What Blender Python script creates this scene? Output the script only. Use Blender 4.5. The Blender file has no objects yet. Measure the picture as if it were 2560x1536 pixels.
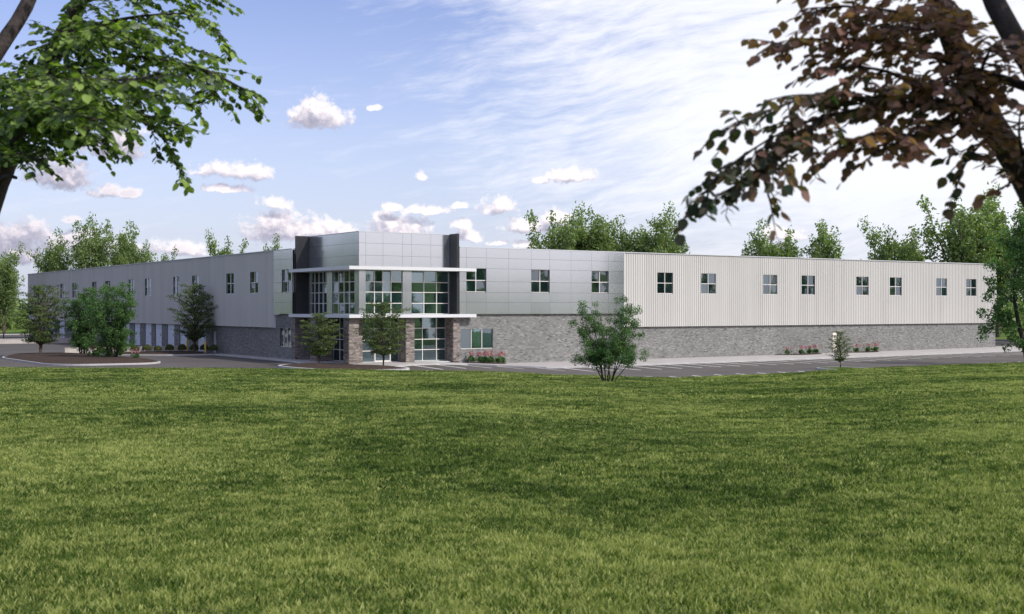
import bpy, bmesh, math, random
import numpy as np
from mathutils import Vector, Matrix

sc = bpy.context.scene
C = sc.collection
R = math.radians

# ------------------------------------------------------------------ camera, sky, sun, exposure
cam_d = bpy.data.cameras.new('camera'); cam = bpy.data.objects.new('camera', cam_d); C.objects.link(cam)
cam.location = (0, 0, 5.0); cam.rotation_euler = (R(90), 0, 0)
cam_d.sensor_width = 36.0; cam_d.lens = 36.0 * 3087.7 / 2560.0
cam_d.shift_y = 2.25 / 2560.0
cam_d.clip_start = 0.1; cam_d.clip_end = 6000
cam_d.dof.use_dof = True; cam_d.dof.focus_distance = 105.0; cam_d.dof.aperture_fstop = 5.0
sc.camera = cam

SUN_EL = 42.1
SUN_AZ = 118.5                       # clockwise from +Y
sun_d = bpy.data.lights.new('sun', 'SUN'); sun = bpy.data.objects.new('sun', sun_d); C.objects.link(sun)
sun_d.energy = 3.6; sun_d.angle = R(0.5); sun_d.color = (1.0, 0.98, 0.945)
_s = Vector((math.sin(R(SUN_AZ)) * math.cos(R(SUN_EL)), math.cos(R(SUN_AZ)) * math.cos(R(SUN_EL)), math.sin(R(SUN_EL))))
sun.rotation_euler = _s.to_track_quat('Z', 'Y').to_euler()
sun.location = (40, -20, 60)

sc.view_settings.view_transform = 'Standard'; sc.view_settings.look = 'None'
sc.view_settings.exposure = 0.0; sc.view_settings.gamma = 1.0
sc.view_settings.use_curve_mapping = False
sc.render.engine = 'CYCLES'
sc.cycles.use_denoising = True
sc.cycles.max_bounces = 8; sc.cycles.transparent_max_bounces = 12
sc.cycles.caustics_reflective = False; sc.cycles.caustics_refractive = False
sc.cycles.sample_clamp_indirect = 6.0

world = bpy.data.worlds.new('World'); sc.world = world; world.use_nodes = True


class NB:
    """small helper to write node trees"""
    def __init__(s, tree): s.t = tree; s.n = tree.nodes; s.l = tree.links
    def node(s, typ, **kw):
        nd = s.n.new(typ)
        for k, v in kw.items(): setattr(nd, k, v)
        return nd
    def put(s, sock, v):
        if v is None: return
        if isinstance(v, bpy.types.NodeSocket): s.l.new(v, sock)
        else: sock.default_value = v
    def m(s, op, a, b=None, c=None, clamp=False):
        nd = s.node('ShaderNodeMath', operation=op, use_clamp=clamp)
        for i, v in enumerate((a, b, c)):
            if v is not None: s.put(nd.inputs[i], v)
        return nd.outputs[0]
    def vm(s, op, a, b=None):
        nd = s.node('ShaderNodeVectorMath', operation=op)
        s.put(nd.inputs[0], a)
        if b is not None: s.put(nd.inputs[1], b)
        return nd.outputs['Value'] if op in ('LENGTH', 'DOT_PRODUCT', 'DISTANCE') else nd.outputs[0]
    def xyz(s, x, y, z=0.0):
        nd = s.node('ShaderNodeCombineXYZ')
        for i, v in enumerate((x, y, z)): s.put(nd.inputs[i], v)
        return nd.outputs[0]
    def sep(s, v):
        nd = s.node('ShaderNodeSeparateXYZ'); s.put(nd.inputs[0], v); return nd.outputs
    def noise(s, v, scale, detail=4.0, rough=0.55, dist=0.0):
        nd = s.node('ShaderNodeTexNoise'); s.put(nd.inputs['Vector'], v)
        nd.inputs['Scale'].default_value = scale; nd.inputs['Detail'].default_value = detail
        nd.inputs['Roughness'].default_value = rough; nd.inputs['Distortion'].default_value = dist
        return nd.outputs['Fac']
    def smooth(s, v, a, b, lo=0.0, hi=1.0):
        nd = s.node('ShaderNodeMapRange', interpolation_type='SMOOTHSTEP')
        for i, x in enumerate((v, a, b, lo, hi)): s.put(nd.inputs[i], x)
        return nd.outputs[0]
    def lin(s, v, a, b, lo=0.0, hi=1.0):
        nd = s.node('ShaderNodeMapRange')
        for i, x in enumerate((v, a, b, lo, hi)): s.put(nd.inputs[i], x)
        return nd.outputs[0]
    def mix(s, fac, a, b, blend='MIX'):
        nd = s.node('ShaderNodeMix', data_type='RGBA', blend_type=blend)
        s.put(nd.inputs[0], fac)
        for i, v in ((6, a), (7, b)):
            if not isinstance(v, bpy.types.NodeSocket) and len(v) == 3: v = (*v, 1)
            s.put(nd.inputs[i], v)
        return nd.outputs[2]
    def ramp(s, v, stops):
        nd = s.node('ShaderNodeValToRGB'); s.put(nd.inputs[0], v)
        el = nd.color_ramp.elements
        while len(el) < len(stops): el.new(0.5)
        for e, (p, c) in zip(el, stops): e.position = p; e.color = (*c, 1)
        return nd.outputs[0]


CLOUDS = [(-0.1574, 0.1543, 0.0227, 0.0134), (-0.0737, 0.1063, 0.0048, 0.0045), (-0.226, 0.1089, 0.0283, 0.0079), (-0.226, 0.0945, 0.016, 0.0041), (-0.3508, 0.1025, 0.0243, 0.0128), (-0.3117, 0.1282, 0.0249, 0.0142), (-0.3167, 0.0909, 0.0117, 0.0062), (-0.3, 0.0896, 0.0083, 0.0043), (-0.1882, 0.0839, 0.0125, 0.0057), (-0.1857, 0.0668, 0.0266, 0.014), (-0.1542, 0.0634, 0.0316, 0.0096), (-0.0904, 0.0658, 0.0263, 0.0116), (-0.0686, 0.08, 0.0177, 0.0048), (-0.0943, 0.0818, 0.0071, 0.0032), (-0.0421, 0.0821, 0.0071, 0.0026), (-0.0107, 0.0828, 0.0142, 0.0078), (0.0469, 0.1074, 0.0187, 0.0068), (0.0233, 0.1024, 0.0065, 0.0032), (-0.0421, 0.067, 0.0103, 0.0049), (-0.0363, 0.0583, 0.011, 0.0055), (0.013, 0.0673, 0.0194, 0.0071), (0.0372, 0.0728, 0.0136, 0.0071), (-0.3777, 0.0587, 0.021, 0.0108), (-0.3465, 0.0512, 0.0315, 0.0091), (-0.2656, 0.0482, 0.0217, 0.0069), (-0.3445, 0.0686, 0.0075, 0.0034), (-0.0113, 0.0541, 0.0091, 0.0029), (0.0104, 0.0519, 0.011, 0.0042), (0.2168, 0.0607, 0.0192, 0.0076), (-0.3819, 0.0445, 0.0223, 0.0114), (-0.1097, 0.1603, 0.0051, 0.0032), (-0.3073, 0.0463, 0.0177, 0.0062)]


def build_sky():
    world.node_tree.nodes.clear(); b = NB(world.node_tree)
    out = b.node('ShaderNodeOutputWorld'); bg = b.node('ShaderNodeBackground')
    b.l.new(bg.outputs[0], out.inputs[0])
    sky = b.node('ShaderNodeTexSky', sky_type='NISHITA')
    sky.sun_disc = False; sky.sun_elevation = R(SUN_EL); sky.sun_rotation = R(SUN_AZ)
    sky.air_density = 1.0; sky.dust_density = 2.0; sky.ozone_density = 1.5; sky.altitude = 100
    d = b.node('ShaderNodeTexCoord').outputs['Generated']
    x, y, z = b.sep(d)
    az = b.m('ARCTAN2', x, y)
    el = b.m('ARCTAN2', z, b.m('SQRT', b.m('ADD', b.m('MULTIPLY', x, x), b.m('MULTIPLY', y, y))))
    azf = b.m('SUBTRACT', b.m('PINGPONG', b.m('ADD', az, 0.40 + 0.86 * 8), 0.86), 0.40)   # the cloud field goes on round the sky
    p = b.xyz(azf, el)
    pw = b.xyz(b.m('MULTIPLY', az, 1.0), el)

    grp = bpy.data.node_groups.new('cumulus', 'ShaderNodeTree')
    grp.interface.new_socket('P', in_out='INPUT', socket_type='NodeSocketVector')
    grp.interface.new_socket('D', in_out='OUTPUT', socket_type='NodeSocketFloat')
    g = NB(grp); gi = g.node('NodeGroupInput'); go = g.node('NodeGroupOutput')
    P = gi.outputs[0]
    nz1 = g.noise(P, 42.0, 5.0, 0.6); nz2 = g.noise(P, 150.0, 4.0, 0.6)
    wob = g.vm('MULTIPLY', g.vm('SUBTRACT', g.xyz(nz1, g.noise(g.vm('ADD', P, (3.1, 1.7, 0)), 42.0, 4.0)), (0.5, 0.5, 0)), (0.014, 0.008, 0))
    PP = g.vm('ADD', P, wob)
    acc = None
    for (a, e, w, h) in CLOUDS:
        q = g.vm('MULTIPLY', g.vm('SUBTRACT', PP, (a, e - 0.35 * h, 0)), (1 / (1.25 * w), 1 / (1.45 * h), 0))
        qs = g.sep(q)
        yy = g.m('MAXIMUM', qs[1], g.m('MULTIPLY', qs[1], -1.9))
        v = g.m('SUBTRACT', 1.0, g.m('SQRT', g.m('MULTIPLY_ADD', qs[0], qs[0], g.m('MULTIPLY', yy, yy))))
        acc = v if acc is None else g.m('SMOOTH_MAX', acc, v, 0.15)
    dn = g.m('MULTIPLY_ADD', g.m('SUBTRACT', nz1, 0.5), 1.9, g.m('MULTIPLY_ADD', g.m('SUBTRACT', nz2, 0.5), 1.15, acc))
    g.l.new(dn, go.inputs[0])

    def cum(vec):
        nd = b.node('ShaderNodeGroup'); nd.node_tree = grp; b.put(nd.inputs[0], vec); return nd.outputs[0]
    D0 = cum(p)
    D1 = cum(b.vm('ADD', p, (0.0028, 0.0085, 0)))
    mask = b.smooth(D0, -0.04, 0.50)
    rel = b.m('SUBTRACT', D0, D1)
    light = b.m('ADD', b.m('MULTIPLY', b.smooth(azf, -0.16, -0.34), -0.30), b.m('ADD', b.lin(rel, -0.34, 0.62), b.m('MULTIPLY', b.smooth(D0, 0.9, 0.1), 0.22)), clamp=True)
    ccol = b.ramp(light, [(0.0, (0.42, 0.42, 0.54)), (0.40, (0.58, 0.56, 0.68)), (0.70, (0.86, 0.80, 0.88)), (1.0, (1.10, 1.04, 1.06))])

    # thin high cloud: streaks that thicken towards the sunny side
    rot = b.node('ShaderNodeVectorRotate', rotation_type='Z_AXIS'); b.put(rot.inputs['Vector'], pw); rot.inputs['Angle'].default_value = R(-9)
    ps = rot.outputs[0]
    warp = b.vm('ADD', ps, b.vm('MULTIPLY', b.xyz(b.noise(pw, 5.0, 3.0), b.noise(b.vm('ADD', pw, (7, 2, 0)), 5.0, 3.0)), (0.10, 0.05, 0)))
    s1 = b.noise(b.vm('MULTIPLY', warp, (5.0, 22.0, 1)), 1.0, 6.0, 0.62)
    s2 = b.noise(b.vm('MULTIPLY', warp, (22.0, 120.0, 1)), 1.0, 5.0, 0.65)
    s3 = b.noise(b.vm('MULTIPLY', pw, (3.0, 7.0, 1)), 1.0, 3.0, 0.5)
    sunward = b.m('COSINE', b.m('SUBTRACT', az, R(70)))            # 1 towards azimuth 70 deg
    cov = b.smooth(sunward, 0.10, 0.70)
    covv = b.m('MULTIPLY', cov, b.smooth(el, -0.02, 0.16, 0.62, 1.0))
    dens = b.m('ADD', b.m('MULTIPLY', s1, 0.56), b.m('ADD', b.m('MULTIPLY', s2, 0.46), b.m('MULTIPLY', s3, 0.34)))
    cir = b.smooth(b.m('ADD', b.m('ADD', dens, b.smooth(el, 0.22, 0.75, 0.0, 0.20)), b.m('MULTIPLY', covv, 0.57)), 0.72, 1.16)  # extra overhead veil, mostly out of view, added to whiten the fill light
    cir = b.m('MULTIPLY', cir, b.smooth(el, 0.0, 0.12, 0.55, 0.92))

    K = 10.0                                                       # the background runs at strength 0.1
    base = b.vm('MULTIPLY', sky.outputs[0], (1.58, 1.45, 1.82))
    base = b.mix(b.smooth(el, 0.30, -0.02, 0.0, 0.55), base, (0.83 * K, 0.92 * K, 1.10 * K))     # pale air low down
    c1 = b.mix(cir, base, (1.04 * K, 1.05 * K, 1.12 * K))
    c2 = b.mix(b.m('MULTIPLY', mask, b.smooth(el, 0.0, 0.03, 0.75, 1.0)), c1, b.vm('MULTIPLY', ccol, (K, K, K)))
    b.l.new(c2, bg.inputs[0]); bg.inputs[1].default_value = 0.1


build_sky()

# ------------------------------------------------------------------ generic builders
QX, QY = -14.6316, 110.504
AL = 0.976
AX, AY = math.sin(AL), math.cos(AL)
BX, BY = -math.cos(AL), math.sin(AL)


def W(x, y, z=0.0):
    """plan of the site (x along the sunny front, y along the shaded side) to world"""
    return (QX + AX * x + BX * y, QY + AY * x + BY * y, z)


LOTX = [-75, 6, 8, 10, 12, 14, 16, 55, 95, 128]
LOTZ = [-.15, -.15, -.17, -.24, -.33, -.42, -.5, -.5, -.32, -.3]


def lotz(x): return float(np.interp(x, LOTX, LOTZ))


def link(o, parent=None):
    C.objects.link(o)
    if parent is not None: o.parent = parent
    return o


def tag(o, label=None, cat=None, group=None, kind=None):
    if label: o['label'] = label
    if cat: o['category'] = cat
    if group: o['group'] = group
    if kind: o['kind'] = kind
    return o


def empty(name, loc=(0, 0, 0), rz=0.0, **kw):
    o = bpy.data.objects.new(name, None); link(o); o.location = loc; o.rotation_euler = (0, 0, rz)
    o.empty_display_size = 0.3
    return tag(o, **kw)


def mesh_np(name, V, F, mat, parent=None, tone=None, smooth=False):
    """V (n,3); F (m,k) faces of one size"""
    V = np.asarray(V, np.float32); F = np.asarray(F, np.int32)
    me = bpy.data.meshes.new(name)
    n, m, k = len(V), len(F), F.shape[1]
    me.vertices.add(n); me.vertices.foreach_set('co', V.ravel())
    me.loops.add(m * k); me.loops.foreach_set('vertex_index', F.ravel())
    me.polygons.add(m); me.polygons.foreach_set('loop_start', np.arange(0, m * k, k, dtype=np.int32))
    if smooth: me.polygons.foreach_set('use_smooth', np.ones(m, bool))
    me.update(calc_edges=True)
    if tone is not None:
        at = me.attributes.new('tone', 'FLOAT', 'FACE'); at.data.foreach_set('value', np.asarray(tone, np.float32))
    me.materials.append(mat)
    o = bpy.data.objects.new(name, me); return link(o, parent)


def mesh_py(name, V, F, mat, parent=None, smooth=False):
    me = bpy.data.meshes.new(name); me.from_pydata([tuple(v) for v in V], [], F); me.update()
    if smooth:
        me.polygons.foreach_set('use_smooth', np.ones(len(me.polygons), bool))
    me.materials.append(mat)
    return link(bpy.data.objects.new(name, me), parent)


class MB:
    """collects boxes, prisms, tubes into one mesh"""
    def __init__(s): s.v = []; s.f = []; s.tone = []
    def quad(s, a, b, c, d, t=0.5):
        n = len(s.v); s.v += [a, b, c, d]; s.f.append((n, n + 1, n + 2, n + 3)); s.tone.append(t)
    def box(s, x0, x1, y0, y1, z0, z1, t=0.5):
        n = len(s.v)
        s.v += [(x0, y0, z0), (x1, y0, z0), (x1, y1, z0), (x0, y1, z0), (x0, y0, z1), (x1, y0, z1), (x1, y1, z1), (x0, y1, z1)]
        for q in ((0, 3, 2, 1), (4, 5, 6, 7), (0, 1, 5, 4), (1, 2, 6, 5), (2, 3, 7, 6), (3, 0, 4, 7)):
            s.f.append(tuple(n + i for i in q)); s.tone.append(t)
    def prism(s, poly, z0, z1, t=0.5):
        n = len(s.v); k = len(poly)
        zz0 = z0 if callable(z0) else (lambda x, y: z0); zz1 = z1 if callable(z1) else (lambda x, y: z1)
        s.v += [(x, y, zz0(x, y)) for x, y in poly] + [(x, y, zz1(x, y)) for x, y in poly]
        s.f.append(tuple(n + i for i in reversed(range(k)))); s.f.append(tuple(n + k + i for i in range(k)))
        for i in range(k):
            j = (i + 1) % k; s.f.append((n + i, n + j, n + k + j, n + k + i))
        s.tone += [t] * (k + 2)
    def tube(s, pts, rad, sides=6, cap=True):
        pts = [Vector(p) for p in pts]; n0 = len(s.v)
        for i, p in enumerate(pts):
            t = (pts[min(i + 1, len(pts) - 1)] - pts[max(i - 1, 0)]).normalized()
            u = t.cross(Vector((0, 0, 1)))
            if u.length < 1e-3: u = Vector((1, 0, 0))
            u.normalize(); w = t.cross(u)
            for k in range(sides):
                a = 2 * math.pi * k / sides
                s.v.append(tuple(p + (u * math.cos(a) + w * math.sin(a)) * rad[i]))
        for i in range(len(pts) - 1):
            for k in range(sides):
                a = n0 + i * sides + k; b_ = n0 + i * sides + (k + 1) % sides
                s.f.append((a, b_, b_ + sides, a + sides)); s.tone.append(0.5)
        if cap:
            e = n0 + (len(pts) - 1) * sides
            s.f.append(tuple(e + k for k in range(sides))); s.tone.append(0.5)
    def map(s, fn): s.v = [fn(*v) for v in s.v]; return s
    def build(s, name, mat, parent=None, smooth=False, tone=False):
        o = mesh_py(name, s.v, s.f, mat, parent, smooth)
        if tone:
            at = o.data.attributes.new('tone', 'FLOAT', 'FACE'); at.data.foreach_set('value', np.asarray(s.tone, np.float32))
        return o


# ------------------------------------------------------------------ materials
def new_mat(name):
    m = bpy.data.materials.new(name); m.use_nodes = True
    b = NB(m.node_tree); bs = m.node_tree.nodes['Principled BSDF']; return m, b, bs


def plain(name, col, rough=0.6, metal=0.0, var=0.12, scale=3.0, spec=0.5, bump=0.0, bscale=30.0):
    m, b, bs = new_mat(name)
    co = b.node('ShaderNodeTexCoord').outputs['Object']
    n = b.noise(co, scale, 5.0, 0.6)
    lo = tuple(c * (1 - var) for c in col); hi = tuple(min(1, c * (1 + var)) for c in col)
    b.put(bs.inputs['Base Color'], b.ramp(n, [(0.3, lo), (0.7, hi)]))
    bs.inputs['Roughness'].default_value = rough; bs.inputs['Metallic'].default_value = metal
    bs.inputs['Specular IOR Level'].default_value = spec
    if bump:
        bp = b.node('ShaderNodeBump'); bp.inputs['Strength'].default_value = bump; bp.inputs['Distance'].default_value = 0.02
        b.put(bp.inputs['Height'], b.noise(co, bscale, 4.0)); b.l.new(bp.outputs[0], bs.inputs['Normal'])
    return m


def toned(name, stops, rough=0.8, nscale=6.0, namt=0.35, spec=0.3, bump=0.0, bscale=40.0, metal=0.0):
    """colour from the per-face 'tone' plus a little noise"""
    m, b, bs = new_mat(name)
    at = b.node('ShaderNodeAttribute', attribute_name='tone', attribute_type='GEOMETRY').outputs['Fac']
    co = b.node('ShaderNodeTexCoord').outputs['Object']
    v = b.m('ADD', at, b.m('MULTIPLY', b.m('SUBTRACT', b.noise(co, nscale, 5.0, 0.65), 0.5), namt), clamp=True)
    b.put(bs.inputs['Base Color'], b.ramp(v, stops))
    bs.inputs['Roughness'].default_value = rough; bs.inputs['Specular IOR Level'].default_value = spec
    bs.inputs['Metallic'].default_value = metal
    if bump:
        bp = b.node('ShaderNodeBump'); bp.inputs['Strength'].default_value = bump; bp.inputs['Distance'].default_value = 0.02
        b.put(bp.inputs['Height'], b.noise(co, bscale, 4.0)); b.l.new(bp.outputs[0], bs.inputs['Normal'])
    return m


def leafmat(name, stops, trans=0.35, rough=0.55, spec=0.35, by='tone'):
    m = bpy.data.materials.new(name); m.use_nodes = True; b = NB(m.node_tree); b.n.clear()
    out = b.node('ShaderNodeOutputMaterial'); bs = b.node('ShaderNodeBsdfPrincipled'); tr = b.node('ShaderNodeBsdfTranslucent')
    mx = b.node('ShaderNodeMixShader')
    if by == 'tone':
        v = b.node('ShaderNodeAttribute', attribute_name='tone', attribute_type='GEOMETRY').outputs['Fac']
    else:
        v = b.node('ShaderNodeObjectInfo').outputs['Random']
    col = b.ramp(v, stops)
    b.put(bs.inputs['Base Color'], col); bs.inputs['Roughness'].default_value = rough; bs.inputs['Specular IOR Level'].default_value = spec
    b.put(tr.inputs[0], b.mix(1.0, col, (1.5, 1.75, 0.7), 'MULTIPLY'))
    mx.inputs[0].default_value = trans
    b.l.new(bs.outputs[0], mx.inputs[1]); b.l.new(tr.outputs[0], mx.inputs[2]); b.l.new(mx.outputs[0], out.inputs[0])
    return m


M = {}
M['acm'] = plain('brushed_aluminium', (0.66, 0.655, 0.655), 0.16, 0.88, 0.03, 0.6)
M['acm_dark'] = plain('dark_bronze_metal', (0.050, 0.050, 0.052), 0.34, 0.5, 0.15, 2.0)
M['siding'] = plain('cream_ribbed_steel', (0.62, 0.585, 0.55), 0.5, 0.0, 0.03, 0.5, 0.35)
def siding_mat():
    m, b, bs = new_mat('cream_ribbed_steel')
    co = b.node('ShaderNodeTexCoord').outputs['Object']; x, y, z = b.sep(co); al = b.m('ADD', x, y)
    sheet = b.node('ShaderNodeTexWhiteNoise', noise_dimensions='1D'); b.put(sheet.inputs['W'], b.m('FLOOR', b.m('DIVIDE', al, 0.915)))
    streak = b.noise(b.xyz(b.m('MULTIPLY', al, 3.0), 0.0, b.m('MULTIPLY', z, 0.12)), 1.0, 5.0, 0.6)
    big = b.noise(co, 0.15, 3.0)
    v = b.m('ADD', b.m('MULTIPLY', sheet.outputs['Value'], 0.30), b.m('ADD', b.m('MULTIPLY', streak, 0.5), b.m('MULTIPLY', big, 0.4)))
    b.put(bs.inputs['Base Color'], b.ramp(v, [(0.25, (0.505, 0.485, 0.442)), (0.6, (0.575, 0.552, 0.503)), (0.95, (0.615, 0.592, 0.545))]))
    bs.inputs['Roughness'].default_value = 0.5; bs.inputs['Specular IOR Level'].default_value = 0.35
    return m


M['siding'] = siding_mat()
M['cap'] = plain('parapet_metal', (0.58, 0.585, 0.59), 0.5, 0.0, 0.03)
M['white'] = plain('white_painted_metal', (0.70, 0.69, 0.68), 0.45, 0.0, 0.02, 1.0)
M['alu'] = plain('clear_aluminium_frame', (0.80, 0.76, 0.70), 0.42, 0.15, 0.03)
M['dock'] = plain('dock_door_steel', (0.66, 0.69, 0.78), 0.5, 0.0, 0.05)
M['door'] = plain('cream_door_paint', (0.82, 0.76, 0.66), 0.5, 0.0, 0.03)
M['backing'] = plain('wall_backing', (0.10, 0.10, 0.10), 0.9)
M['mortar'] = plain('mortar', (0.13, 0.124, 0.12), 0.95, 0.0, 0.2, 2.0)
M['roof'] = plain('roof_membrane', (0.55, 0.55, 0.54), 0.9)
M['inside'] = plain('interior_plaster', (0.55, 0.58, 0.56), 0.9)
M['glass_streak'] = plain('pale_streak_paint', (0.75, 0.80, 0.78), 0.6)
M['block'] = toned('split_face_block', [(0.0, (0.125, 0.122, 0.112)), (0.35, (0.205, 0.201, 0.186)), (0.7, (0.275, 0.269, 0.25)), (1.0, (0.375, 0.367, 0.344))], 0.92, 0.35, 0.55, 0.25, 0.6, 25.0)
M['stone'] = toned('ledge_stone', [(0.0, (0.12, 0.098, 0.086)), (0.5, (0.255, 0.215, 0.19)), (1.0, (0.40, 0.345, 0.305))], 0.9, 7.0, 0.4, 0.25, 0.7, 30.0)
M['stone_core'] = plain('stone_mortar', (0.075, 0.065, 0.06), 0.95)
M['concrete'] = plain('pavement_concrete', (0.40, 0.37, 0.35), 0.85, 0.0, 0.12, 0.7, 0.3, 0.15, 12.0)
M['kerb'] = plain('kerb_concrete', (0.50, 0.48, 0.46), 0.85, 0.0, 0.10, 1.5, 0.3)
M['lowwall'] = plain('cast_concrete', (0.52, 0.47, 0.42), 0.85, 0.0, 0.14, 0.8, 0.3, 0.2, 8.0)
M['paint'] = plain('lane_paint', (0.80, 0.78, 0.74), 0.7, 0.0, 0.22, 2.5)
M['mulch'] = plain('bark_mulch', (0.055, 0.036, 0.026), 0.95, 0.0, 0.6, 5.0, 0.2, 1.0, 14.0)
M['yellow'] = plain('yellow_bollard_paint', (0.72, 0.50, 0.10), 0.5)
M['bark'] = plain('bark', (0.10, 0.078, 0.062), 0.95, 0.0, 0.35, 6.0, 0.2, 0.8, 18.0)
M['bark_dark'] = plain('dark_bark', (0.05, 0.040, 0.036), 0.95, 0.0, 0.35, 9.0, 0.2, 0.8, 30.0)
M['leaf_far'] = leafmat('far_tree_leaves', [(0.0, (0.080, 0.120, 0.046)), (0.5, (0.165, 0.225, 0.082)), (1.0, (0.27, 0.335, 0.125))], 0.42)  # paled and greyed to put distance haze into the leaf colour
M['leaf_layer'] = leafmat('layered_tree_leaves', [(0.0, (0.048, 0.074, 0.026)), (0.5, (0.090, 0.130, 0.042)), (1.0, (0.16, 0.20, 0.062))], 0.30)
M['leaf_shrub'] = leafmat('shrub_tree_leaves', [(0.0, (0.036, 0.080, 0.026)), (0.5, (0.074, 0.15, 0.042)), (1.0, (0.13, 0.235, 0.064))], 0.30)
M['leaf_ball'] = leafmat('clipped_shrub_leaves', [(0.0, (0.045, 0.060, 0.016)), (0.5, (0.085, 0.10, 0.024)), (1.0, (0.14, 0.15, 0.035))], 0.25)
M['leaf_beech'] = leafmat('fresh_green_leaves', [(0.0, (0.030, 0.060, 0.014)), (0.5, (0.085, 0.14, 0.030)), (1.0, (0.26, 0.36, 0.075))], 0.36, 0.45, 0.45)
M['leaf_glare'] = leafmat('glare_tinted_green_leaves', [(0.0, (0.30, 0.15, 0.115)), (0.45, (0.20, 0.115, 0.088)), (0.74, (0.085, 0.076, 0.050)), (1.0, (0.040, 0.066, 0.038))], 0.38, 0.55, 0.3)  # red-brown stops put lens glare into the leaf colour; last stop is true green
M['petal'] = leafmat('rose_petals', [(0.0, (0.36, 0.08, 0.14)), (0.5, (0.56, 0.24, 0.30)), (1.0, (0.78, 0.54, 0.56))], 0.3)


def panel_mat():
    m = M['acm']; b = NB(m.node_tree); bs = m.node_tree.nodes['Principled BSDF']
    oi = b.node('ShaderNodeObjectInfo').outputs['Random']
    b.put(bs.inputs['Base Color'], b.mix(oi, (0.625, 0.64, 0.685), (0.66, 0.675, 0.72))); b.put(bs.inputs['Roughness'], b.lin(oi, 0, 1, 0.14, 0.18))
    bp = b.node('ShaderNodeBump'); bp.inputs['Strength'].default_value = 0.05; bp.inputs['Distance'].default_value = 0.02
    b.put(bp.inputs['Height'], b.noise(b.node('ShaderNodeTexCoord').outputs['Object'], 0.8, 2.0)); b.l.new(bp.outputs[0], bs.inputs['Normal'])


panel_mat()


def glass_mat():
    m = bpy.data.materials.new('tinted_glass'); m.use_nodes = True; b = NB(m.node_tree); b.n.clear()
    out = b.node('ShaderNodeOutputMaterial'); gl = b.node('ShaderNodeBsdfGlossy'); tr = b.node('ShaderNodeBsdfTransparent')
    mx = b.node('ShaderNodeMixShader'); fr = b.node('ShaderNodeFresnel'); fr.inputs[0].default_value = 1.9
    df = b.node('ShaderNodeBsdfDiffuse'); df.inputs[0].default_value = (0.080, 0.185, 0.18, 1)
    m0 = b.node('ShaderNodeMixShader'); m0.inputs[0].default_value = 0.26; b.l.new(tr.outputs[0], m0.inputs[1]); b.l.new(df.outputs[0], m0.inputs[2])
    gl.inputs['Color'].default_value = (0.68, 0.77, 0.86, 1); gl.inputs['Roughness'].default_value = 0.015
    tr.inputs[0].default_value = (0.58, 0.77, 0.75, 1)
    b.put(mx.inputs[0], b.m('MULTIPLY_ADD', fr.outputs[0], 1.0, 0.15, clamp=True))
    oi = b.node('ShaderNodeObjectInfo').outputs['Random']
    # slight waviness of the panes, each set in its frame a hair differently
    bp = b.node('ShaderNodeBump'); bp.inputs['Strength'].default_value = 0.05; bp.inputs['Distance'].default_value = 0.02
    b.put(bp.inputs['Height'], b.noise(b.node('ShaderNodeTexCoord').outputs['Object'], 0.7, 2.0)); b.l.new(bp.outputs[0], gl.inputs['Normal'])
    r2 = b.m('FRACT', b.m('MULTIPLY', oi, 37.7)); r3 = b.m('FRACT', b.m('MULTIPLY', oi, 91.3))
    tilt = b.xyz(b.m('MULTIPLY', b.m('SUBTRACT', oi, 0.5), 0.05), b.m('MULTIPLY', b.m('SUBTRACT', r2, 0.5), 0.05), b.m('MULTIPLY', b.m('SUBTRACT', r3, 0.5), 0.045))
    b.l.new(b.vm('NORMALIZE', b.vm('ADD', bp.outputs[0], tilt)), gl.inputs['Normal'])
    b.put(df.inputs[0], b.mix(r2, (0.045, 0.118, 0.125), (0.075, 0.172, 0.178))); b.put(m0.inputs[0], b.lin(r3, 0, 1, 0.08, 0.20))
    b.l.new(m0.outputs[0], mx.inputs[1]); b.l.new(gl.outputs[0], mx.inputs[2]); b.l.new(mx.outputs[0], out.inputs[0])
    return m


M['glass'] = glass_mat()


def asphalt_mat():
    m, b, bs = new_mat('asphalt')
    co = b.node('ShaderNodeTexCoord').outputs['Object']
    n = b.m('ADD', b.m('MULTIPLY', b.noise(co, 0.12, 5.0, 0.6), 0.6), b.m('MULTIPLY', b.noise(co, 9.0, 4.0, 0.7), 0.4))
    b.put(bs.inputs['Base Color'], b.ramp(n, [(0.3, (0.064, 0.054, 0.048)), (0.55, (0.092, 0.079, 0.070)), (0.75, (0.120, 0.104, 0.093))]))
    b.put(bs.inputs['Roughness'], b.lin(b.noise(co, 0.2, 4.0), 0.3, 0.7, 0.68, 0.9))
    bs.inputs['Specular IOR Level'].default_value = 0.35
    bp = b.node('ShaderNodeBump'); bp.inputs['Strength'].default_value = 0.4; bp.inputs['Distance'].default_value = 0.01
    b.put(bp.inputs['Height'], b.noise(co, 40.0, 3.0)); b.l.new(bp.outputs[0], bs.inputs['Normal'])
    return m


M['asphalt'] = asphalt_mat()


def turf_nodes(b, extra=None):
    """lawn colour: broad tufty patches in world position"""
    pos = b.node('ShaderNodeNewGeometry').outputs['Position']
    big = b.noise(pos, 0.16, 4.0, 0.55); mid = b.noise(pos, 0.9, 4.0, 0.6); fine = b.noise(pos, 6.0, 4.0, 0.7)
    v = b.m('ADD', b.m('MULTIPLY', b.m('ADD', b.m('MULTIPLY', b.m('SUBTRACT', big, 0.5), 1.6), 0.5), 0.62), b.m('ADD', b.m('MULTIPLY', mid, 0.50), b.m('MULTIPLY', fine, 0.35)))
    if extra is not None: v = b.m('ADD', v, b.m('MULTIPLY', b.m('SUBTRACT', extra, 0.5), 0.66))
    return v


TURF = [(0.34, (0.012, 0.032, 0.004)), (0.55, (0.044, 0.088, 0.009)), (0.76, (0.114, 0.168, 0.029)), (1.0, (0.37, 0.39, 0.13))]


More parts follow.
